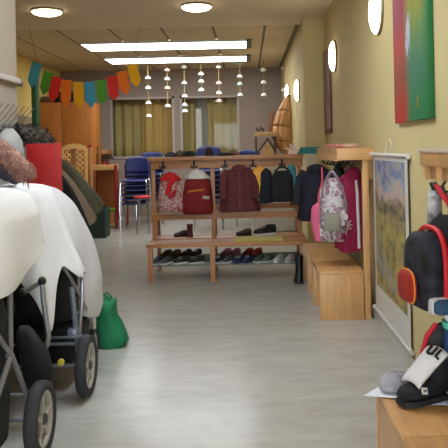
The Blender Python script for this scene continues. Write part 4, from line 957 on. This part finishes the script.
for z, x0, x1, dd in ((1.53, -1.60, -1.57, .02), (1.525, -1.615, -1.45, .07), (1.50, -1.625, -1.41, .09), (1.46, -1.63, -1.37, .10), (1.41, -1.63, -1.36, .10), (1.30, -1.63, -1.375, .09), (1.0, -1.63, -1.39, .085), (.9, -1.62, -1.40, .08)):
    rs.append([Vector(((x0+x1)/2+(x1-x0)/2*math.cos(2*PI*k/n)*(1+.02*math.sin(7*2*PI*k/n+z*40)), 4.90+dd*math.sin(2*PI*k/n)*(1+.08*math.sin(9*2*PI*k/n+z*50)), z+.012*math.sin(5*2*PI*k/n)-.02*math.cos(2*PI*k/n)*(1 if z > 1.4 else 0))) for k in range(n)])
MB().rings(rs).obj('body', FURB, fc, smooth=70)
tufts([Vector((-1.58, 4.89, 1.49)), Vector((-1.47, 4.89, 1.46)), Vector((-1.42, 4.89, 1.38)), Vector((-1.46, 4.89, 1.2))], [.05, .09, .085, .09], 600, .022).obj('fur', FURB, fc, smooth=0)['kind'] = 'stuff'
garment('coat', 'cream coat hanging left of the fluffy coat on the left wall', 'coat', (XL+.115, 4.52, 1.50), R(90), .26, .17, .60, mat('cream_wool', (150, 148, 142), .9, .05, 9), sleeves=False)

# ------------------------------------------------------------------ strollers under white cloths
def wheel_mb(c, r, w):
    M = Matrix.Translation(c) @ Matrix.Rotation(PI/2, 4, 'Y')
    h = w/2; k = .26*r
    ty = MB().lathe([(r-k, -h*.8), (r-k*.35, -h), (r-k*.08, -h*.72), (r, -h*.25), (r, h*.25), (r-k*.08, h*.72), (r-k*.35, h), (r-k, h*.8), (r-k, -h*.8)], 36, M, cap=False)
    rim = MB().lathe([(r-k*1.0, -h*.7), (r-k*1.0, h*.7), (r-k*1.35, h*.62), (r-k*1.5, h*.2), (r-k*1.5, -h*.2), (r-k*1.35, -h*.62), (r-k*1.0, -h*.7)], 32, M, cap=False)
    for j in range(5):
        a = 2*PI*j/5+.3; d = Vector((0, math.cos(a), math.sin(a))); t = Vector((0, -d.z, d.y)); C0 = Vector(c)
        q = [C0+d*r*.1-t*r*.10, C0+d*(r-k*1.4)-t*r*.055, C0+d*(r-k*1.4)+t*r*.055, C0+d*r*.1+t*r*.10]
        rim.prism([p+Vector((h*.05, 0, 0)) for p in q], (h*.5, 0, 0)); rim.prism([p-Vector((h*.55, 0, 0)) for p in q], (h*.5, 0, 0))
    hub = MB().lathe([(r*.10, -h*.95), (r*.16, -h*.7), (r*.16, h*.7), (r*.10, h*.95)], 16, M)
    return ty, rim, hub
def stroller(label, cx, cy, s, rw=.165):
    """s=+1: big wheels at the near (-y) end; s=-1: at the far end"""
    root = thing('stroller', label, 'stroller', (cx, cy, 0), 'covered strollers')
    g = lambda x, y, z: Vector((cx+x, cy+s*y, z))
    for sx in (-1, 1):
        for yy, r_, w_, xx in ((-.34, rw, .062, .31), (.30, .10, .045, .20)):
            ty, rim, hub = wheel_mb(g(sx*xx, yy, r_), r_, w_)
            wt = ty.obj('wheel', RUBBER, root, smooth=50); rim.obj('rim', RIMM, wt, smooth=40); hub.obj('hub', mat('dark_hub', (70, 68, 66), .5), wt)
    fr = MB()
    for sx in (-1, 1):
        fr.tube([g(sx*.13-.06*s, -.30, .93), g(sx*.15-.055*s, -.29, .86), g(sx*.245, -.16, .50), g(sx*.24, .05, .34), g(sx*.2, .30, .235)], .013, 8)
        fr.tube([g(sx*.26, -.34, .19), g(sx*.26, -.30, .30), g(sx*.25, -.16, .50), g(sx*.21, .02, .70)], .012, 8)
        fr.tube([g(sx*.20, .30, .20), g(sx*.21, .16, .48), g(sx*.20, -.02, .70)], .011, 8)
    fr.tube([g(-.27, -.34, rw), g(.27, -.34, rw)], .012, 8); fr.tube([g(-.255, -.16, .50), g(.255, -.16, .50)], .010, 8)
    fr.tube([g(-.26, -.32, .28), g(.26, -.32, .28)], .009, 8)
    fr.obj('frame', ALU, root)
    MB().tube([g(-.13-.06*s, -.30, .93), g(-.11-.06*s, -.315, .945), g(.11-.06*s, -.315, .945), g(.13-.06*s, -.30, .93)], .018, 10).obj('handlebar', BLACKP, root)
    def ring(z, hx, y0, y1, n=24):
        return [g(-.12*max(0, z-.5)*s + hx*math.copysign(abs(math.cos(2*PI*k/n))**.5, math.cos(2*PI*k/n)), (y0+y1)/2+(y1-y0)/2*math.copysign(abs(math.sin(2*PI*k/n))**.5, math.sin(2*PI*k/n)), z) for k in range(n)]
    MB().rings([ring(.36, .17, -.24, .26), ring(.42, .225, -.30, .34), ring(.62, .225, -.31, .34), ring(.76, .185, -.26, .18), ring(.90, .14, -.22, 0.02), ring(1.0, .09, -.18, -.06)]).obj('seat', BLACKF, root, smooth=50)
    MB().rings([ring(.12, .19, -.26, .22), ring(.15, .225, -.30, .25), ring(.34, .235, -.31, .255), ring(.345, .225, -.305, .245)]).obj('basket', BLACKF, root, smooth=50)
    return root
stA = stroller('near stroller on the left, its grey tubes and wheel under a cream cloth', -1.25, 2.76, -1, .165)
stB = stroller('second stroller along the left wall under the white cloths', -1.22, 4.20, 1, .165)
# mudguard bracket and reflector on the second stroller
br = MB(); xw = -.91
br.tube([(-.955, 3.87, .20), (-.955, 3.83, .36), (-.98, 3.85, .60)], .016, 8); br.tube([(-.955, 3.74, .355), (-.90, 3.74, .36), (-.885, 3.80, .345)], .007, 6); br.tube([(-1.10, 3.76, .345), (-.955, 3.74, .355)], .007, 6)
br.box((-.965, 3.80, .36), (.05, .06, .05), None, .008)
br.obj('brake_bracket', mat('grey_blue_metal', (110, 118, 128), .4, .05, metal=.4), stB)
rf = MB().lathe([(.018, 0), (.018, .012), (.006, .016)], 14, Matrix.Translation((-1.005, 3.70, .235)) @ Matrix.Rotation(PI/2, 4, 'X')).obj('reflector', mat('yellow_reflector', (206, 196, 70), .3), stB)
# black bag slung between the strollers
bg = thing('changing_bag', 'soft black bag hanging low behind the near stroller frame', 'bag', (-1.06, 3.46, .2))
rs = []
for z, hw, hd, ox in ((.50, .03, .03, -.05), (.47, .055, .055, -.045), (.42, .075, .07, -.03), (.36, .09, .08, -.005), (.26, .095, .085, .015), (.19, .085, .075, .02), (.165, .05, .045, .02)):
    rs.append([Vector((-1.07+ox+.78*hw*math.copysign(abs(math.cos(2*PI*k/24))**.7, math.cos(2*PI*k/24)), 3.46+.75*hd*math.sin(2*PI*k/24), z+.25*ox)) for k in range(24)])
MB().rings(rs).obj('body', mat('charcoal_nylon', (20, 21, 24), .8, .12), bg, smooth=60)
MB().tube([(-1.17, 3.46, .55), (-1.19, 3.45, .75), (-1.19, 3.42, .98)], .010, 6).obj('strap', BLACKF, bg)
# folded bar with black grip in front of the second stroller
hd = MB(); 
hd.tube([P(42, 284, 3.55), P(43.5, 300, 3.55), P(47, 325, 3.55), P(48.5, 336, 3.55), P(47, 345, 3.55), P(44, 349, 3.55)], .014, 8)
hd.tube([P(23, 293, 3.55), P(32, 288, 3.55), P(42, 282, 3.55)], .012, 8)
hd.obj('bumper_bar', ALU, stB)
for p_ in ((23, 292), (42, 281)): MB().ball(P(p_[0], p_[1], 3.55), .022, 12).obj('bar_grip', BLACKP, stB)

def drape(name, label, cx, cy, a, b, ztop, hem, m, prof, k=9, amp=.035, n=96, rows=22, nexp=2.6, ph=0.0, flat=0.0):
    """cloth falling over a rounded form; hem(theta) gives the height of its lower edge"""
    def fn(u, v):
        th = 2*PI*u; c_, s_ = math.cos(th), math.sin(th)
        rr = (abs(c_)**nexp+abs(s_)**nexp)**(-1/nexp)
        zb_ = hem(th); z = ztop - (ztop-zb_)*v**1.15
        q = (ztop-z)
        f = prof(q)
        fold = 1 + amp*min(1, q/.45)*(math.sin(k*th+ph+1.5*q) + .5*math.sin((2*k-3)*th+ph*2-q*3)) + .012*math.sin(5*th+q*14+ph)
        x = cx + a*f*rr*c_*fold; y = cy + b*f*rr*s_*fold
        return Vector((max(x, XL+.012), y, z - .012*(1-abs(f))*0 + .01*math.sin(3*th+ph)*min(1, q*4)))
    mb = MB(); mb.grid(fn, n, rows)
    return tag(mb.obj(name, m, solid=.004, smooth=80, subd=1), label, 'cloth', 'cloths over the strollers')
def prof_pts(pts):
    def f(q):
        for (q0, f0), (q1, f1) in zip(pts, pts[1:]):
            if q <= q1: return f0+(f1-f0)*(q-q0)/(q1-q0)
        return pts[-1][1]
    return f
def angd(t, c): return (t-c+PI) % (2*PI)-PI
def bump_h(t, c, w): return math.exp(-(angd(t, c)/w)**2)
# near cream cloth: near side hangs low, far right corner is pulled up
def hemA(t):
    z = .80 + .015*math.sin(6*t)
    z += .14*bump_h(t, R(35), .5) + .07*bump_h(t, R(-5), .35) - .02*bump_h(t, R(-70), .5)
    return z
drape('draped_cloth', 'cream cloth draped over the near stroller at the left edge', -1.265, 2.90, .385, .46, 1.205, hemA, CREAMC, prof_pts([(0, 0.0), (.004, .40), (.02, .72), (.05, .86), (.12, .95), (.30, 1.0), (.6, 1.01)]), k=7, amp=.055, ph=.6)
def hemB(t):
    z = .64 + .02*math.sin(7*t)
    z -= .24*bump_h(t, R(-50), .13); z += .08*bump_h(t, R(-25), .2) + .10*bump_h(t, R(-80), .2)
    return z
drape('draped_cloth', 'white cloth with a drooping corner over the second stroller', -1.29, 3.93, .335, .34, 1.175, hemB, WHITEC, prof_pts([(0, 0.0), (.004, .34), (.02, .48), (.08, .58), (.185, .69), (.375, .86), (.515, 1.0), (.7, 1.05)]), k=8, amp=.065, ph=1.9)
def hemC(t): return .36 + .02*math.sin(6*t) + .06*bump_h(t, R(-60), .25)
drape('draped_cloth', 'pale cloth hanging lowest on the far right side of second stroller', -1.265, 4.34, .315, .30, 1.14, hemC, PALEC, prof_pts([(0, 0.0), (.004, .12), (.02, .22), (.06, .38), (.124, .57), (.228, .73), (.34, .87), (.58, 1.04), (.8, 1.08)]), k=7, amp=.038, ph=.4)

# jacket with fur trim lying on the strollers
FUR = mat('pink_brown_fur', (168, 128, 112), 1.0, .28, 30, 1.0); GREYQ = mat('grey_quilt', (66, 64, 74), .85, .15, 12, .4)
fj = thing('fur_trimmed_jacket', 'dark grey jacket with pinkish brown fur trimmed hood lying on the covered strollers', 'jacket', (-1.4, 3.75, 1.17))
A0, A1, A2 = P(-8, 142, 3.75), P(7, 154, 3.72), P(24, 170, 3.7)
MB().tube([A0, A0*.5+A1*.5+Vector((0, 0, .008)), A1, A1*.5+A2*.5+Vector((.005, 0, .01)), A2, P(27, 177, 3.7)], [.034, .038, .04, .042, .042, .025], 16).obj('fur_trim', FUR, fj, smooth=70)
tufts([A0, A1, A2, P(27, 177, 3.7)], [.034, .04, .042, .025], 1100, .03, .004).obj('fur', FUR, fj, smooth=0)['kind'] = 'stuff'
rs = []
for i in range(9):
    t = i/8; c = P(-8+26*t, 158+20*t, 3.80); r_ = .085*(1-.55*t)
    rs.append([c + Vector((.3*r_*math.cos(2*PI*k/20), 1.1*r_*math.sin(2*PI*k/20)*(1+.1*math.sin(i*2.1)), r_*math.cos(2*PI*k/20)*(1+.07*math.sin(i*2.8)))) for k in range(20)])
MB().rings(rs).obj('body', GREYQ, fj, smooth=70)

# green bag on the floor
gb = thing('shopping_bag', 'green fabric shopping bag slumped on the floor behind the second stroller', 'bag', (-.95, 4.82, 0))
GR = mat('green_bag_cloth', (10, 116, 72), .7, .12, 7, .35)
rs = []
for z, x0, x1, hd in ((.0, -1.07, -.872, .10), (.03, -1.075, -.850, .11), (.08, -1.07, -.868, .105), (.15, -1.06, -.895, .09), (.19, -1.06, -.925, .085), (.26, -1.06, -.930, .08), (.30, -1.055, -.925, .075), (.312, -1.05, -.935, .06)):
    rs.append([Vector(((x0+x1)/2+(x1-x0)/2*math.copysign(abs(math.cos(2*PI*k/32))**.55, math.cos(2*PI*k/32))*(1+.03*math.sin(z*60+5*k)), 4.84+hd*math.copysign(abs(math.sin(2*PI*k/32))**.6, math.sin(2*PI*k/32))*(1+.08*math.sin(k*1.4+z*25)), z + (.012*math.sin(k*.9) if z > .05 else 0))) for k in range(32)])
MB().rings(rs).obj('body', GR, gb, smooth=60)
for y in (4.80, 4.87): MB().tube([(-1.03, y, .30), (-1.025, y, .345), (-.995, y, .355), (-.97, y, .335), (-.96, y, .305)], .007, 6).obj('handle', GR, gb)

# ------------------------------------------------------------------ wooden tower, toy stable and the cabinet they stand on
ZC = 1.19
cb = thing('cabinet', 'low white cabinet behind the long rack carrying the wooden toys', 'cabinet', (.38, 11.0, 0))
MB().span((.06, 10.68, .05), (.715, 11.45, ZC), .004).obj('carcass', mat('white_cabinet', (190, 184, 176), .6, .02), cb)
for a, b_ in ((.065, .384), (.390, .71)):
    d_ = MB().span((a, 10.66, .07), (b_, 10.678, ZC-.02), .003).obj('door', mat('white_cabinet', (190, 184, 176), .6, .02), cb)
MB().span((.10, 10.72, 0), (.69, 11.40, .049)).obj('plinth', mat('dark_plinth', (70, 66, 62), .7), cb)
tw = thing('wooden_tower', 'tall bulging tower of curved wooden planks against the far right wall', 'sculpture', (.55, 10.95, ZC))
base = [(0, .03, .10), (.06, .08, .10), (.18, .135, .10), (.33, .16, .1), (.48, .155, .1), (.62, .13, .1), (.76, .095, .1), (.90, .045, .1), (.98, .012, .1)]
xc_, yc_ = .545, 10.98
def xoff(z):
    for (a, f, _), (b_, g_, _) in zip(base, base[1:]):
        if z <= b_: return .150-(f+(g_-f)*(z-a)/(b_-a))*.92
    return .150
for lev in range(4):
    z0, z1 = .02+.235*lev, .02+.235*(lev+1)-.012
    def hw(z):
        for (a, f, _), (b_, g_, _) in zip(base, base[1:]):
            if z <= b_: return f+(g_-f)*(z-a)/(b_-a)
        return base[-1][1]
    for col in range(3):
        def fn(u, v, col=col, z0=z0, z1=z1):
            z = z0+(z1-z0)*v; h = hw(z); t = -1+2*(col+.04+.92*u)/3
            return Vector((xc_+xoff(z)+h*t, yc_-.13*math.sqrt(max(0, 1-.8*t*t))*min(1, h/.12)-.010*math.sin(u*PI)-.012*(1-v), ZC+z))
        MB().grid(fn, 5, 5).obj('plank', W_TOY, tw, solid=.014, smooth=60)
    MB().tube([(xc_+xoff(z1)-hw(z1)*.9, yc_-.05, ZC+z1), (xc_+xoff(z1), yc_-.10, ZC+z1), (xc_+xoff(z1)+hw(z1)*.9, yc_-.05, ZC+z1)], .010, 6).obj('rib', W_DARK, tw)
MB().tube([(xc_+.04, yc_+.02, ZC+.001), (xc_+.02, yc_+.02, ZC+.4), (xc_+.13, yc_+.02, ZC+.97)], .016, 8).obj('mast', W_TOY, tw)
MB().box((xc_, yc_, ZC+.012), (.2, .16, .022), None, .004).obj('foot', W_TOY, tw)
stb = thing('toy_stable', 'wooden toy stable with dark slanted roof on the white cabinet', 'toy', (.25, 10.9, ZC))
xa, xb = P(255, 140, 10.85).x, P(278, 140, 10.85).x; zs0, zs1 = P(266, 136.5, 10.85).z, P(266, 132, 10.85).z
MB().span((xa, 10.78, zs0), (xb-.02, 11.05, zs1), .004).obj('upper_shelf', wood('stable_shelf', (196, 160, 110), 'x'), stb)
MB().span((xa, 10.8, ZC+.021), (xa+.03, 11.03, zs0-.001)).obj('side', W_DARK, stb)
MB().span((xb-.06, 10.8, ZC+.021), (xb-.03, 11.03, zs0-.001)).obj('side', W_DARK, stb)
MB().span((xa-.01, 10.76, ZC), (xb, 11.06, ZC+.02), .003).obj('floor_board', wood('stable_shelf', (196, 160, 110), 'x'), stb)
xm = (xa+xb)/2
MB().prism([(xm-.12, 10.82, ZC+.021), (xm+.14, 10.82, ZC+.021), (xm+.02, 10.82, ZC+.235)], (0, .15, 0)).obj('gable', wood('gable_wood', (206, 160, 90), 'x'), stb, smooth=0)
for s_, e_ in ((xm-.155, ZC+.035), (xm+.135, ZC+.07)):
    MB().prism([(s_, 10.79, e_), (xm+.02, 10.79, ZC+.262), (xm+.02, 10.79, ZC+.302), (s_, 10.79, e_+.045)], (0, .2, 0)).obj('roof_board', W_DARK, stb, smooth=0)
tag(MB().box((P(271, 121, 10.9).x, 10.93, zs1+.155), (.075, .07, .306), (0, R(6), 0), .006).obj('wooden_block', wood('red_brown_block', (134, 88, 60), 'z')), 'tall brown wooden block standing on the toy stable shelf', 'block')
for k, (px, h) in enumerate(((258.5, .07), (262.5, .085))):
    x = P(px, 130, 10.88).x; a_ = thing('toy_animal', 'small brown wooden toy animal, %s on the stable shelf' % ('leftmost' if k == 0 else 'next to the tall block'), 'toy', (x, 10.88, zs1), 'toy animals'); o = Vector(a_.location)+Vector((0, 0, .001))
    MB().ball(o+Vector((0, 0, h*.55)), (.03, .022, h*.25), 10).obj('body', W_DARK, a_)
    MB().ball(o+Vector((-.028, 0, h*.85)), (.015, .013, .016), 8).obj('head', W_DARK, a_)
    for dx in (-.018, .018):
        for dy in (-.011, .011): MB().tube([o+Vector((dx, dy, 0)), o+Vector((dx, dy, h*.5))], .006, 6).obj('leg', W_DARK, a_)

# ------------------------------------------------------------------ camera, light
cam = bpy.data.cameras.new('camera'); co = bpy.data.objects.new('camera', cam); C.objects.link(co)
cam.sensor_width = 36; cam.lens = 36*F/448; cam.shift_x = -(VX-224)/448; cam.shift_y = -(224-VY)/448
co.matrix_world = Matrix.Translation((0, 0, EYE)) @ Matrix.Rotation(PI/2, 4, 'X') @ Matrix.Rotation(-ROLL, 4, 'Z')
cam.clip_start = .05; bpy.context.scene.camera = co
wd_ = bpy.data.worlds.new('daylight'); bpy.context.scene.world = wd_; wd_.use_nodes = True
bgn = wd_.node_tree.nodes['Background']; bgn.inputs[0].default_value = (.87, .97, 1.10, 1); bgn.inputs[1].default_value = 4.9
sc = bpy.context.scene
sc.view_settings.view_transform = 'Standard'; sc.view_settings.look = 'None'; sc.view_settings.exposure = 1.1; sc.view_settings.gamma = 1.0
sc.view_settings.use_curve_mapping = False
sc.cycles.caustics_reflective = False; sc.cycles.caustics_refractive = False; sc.cycles.sample_clamp_indirect = 4.0
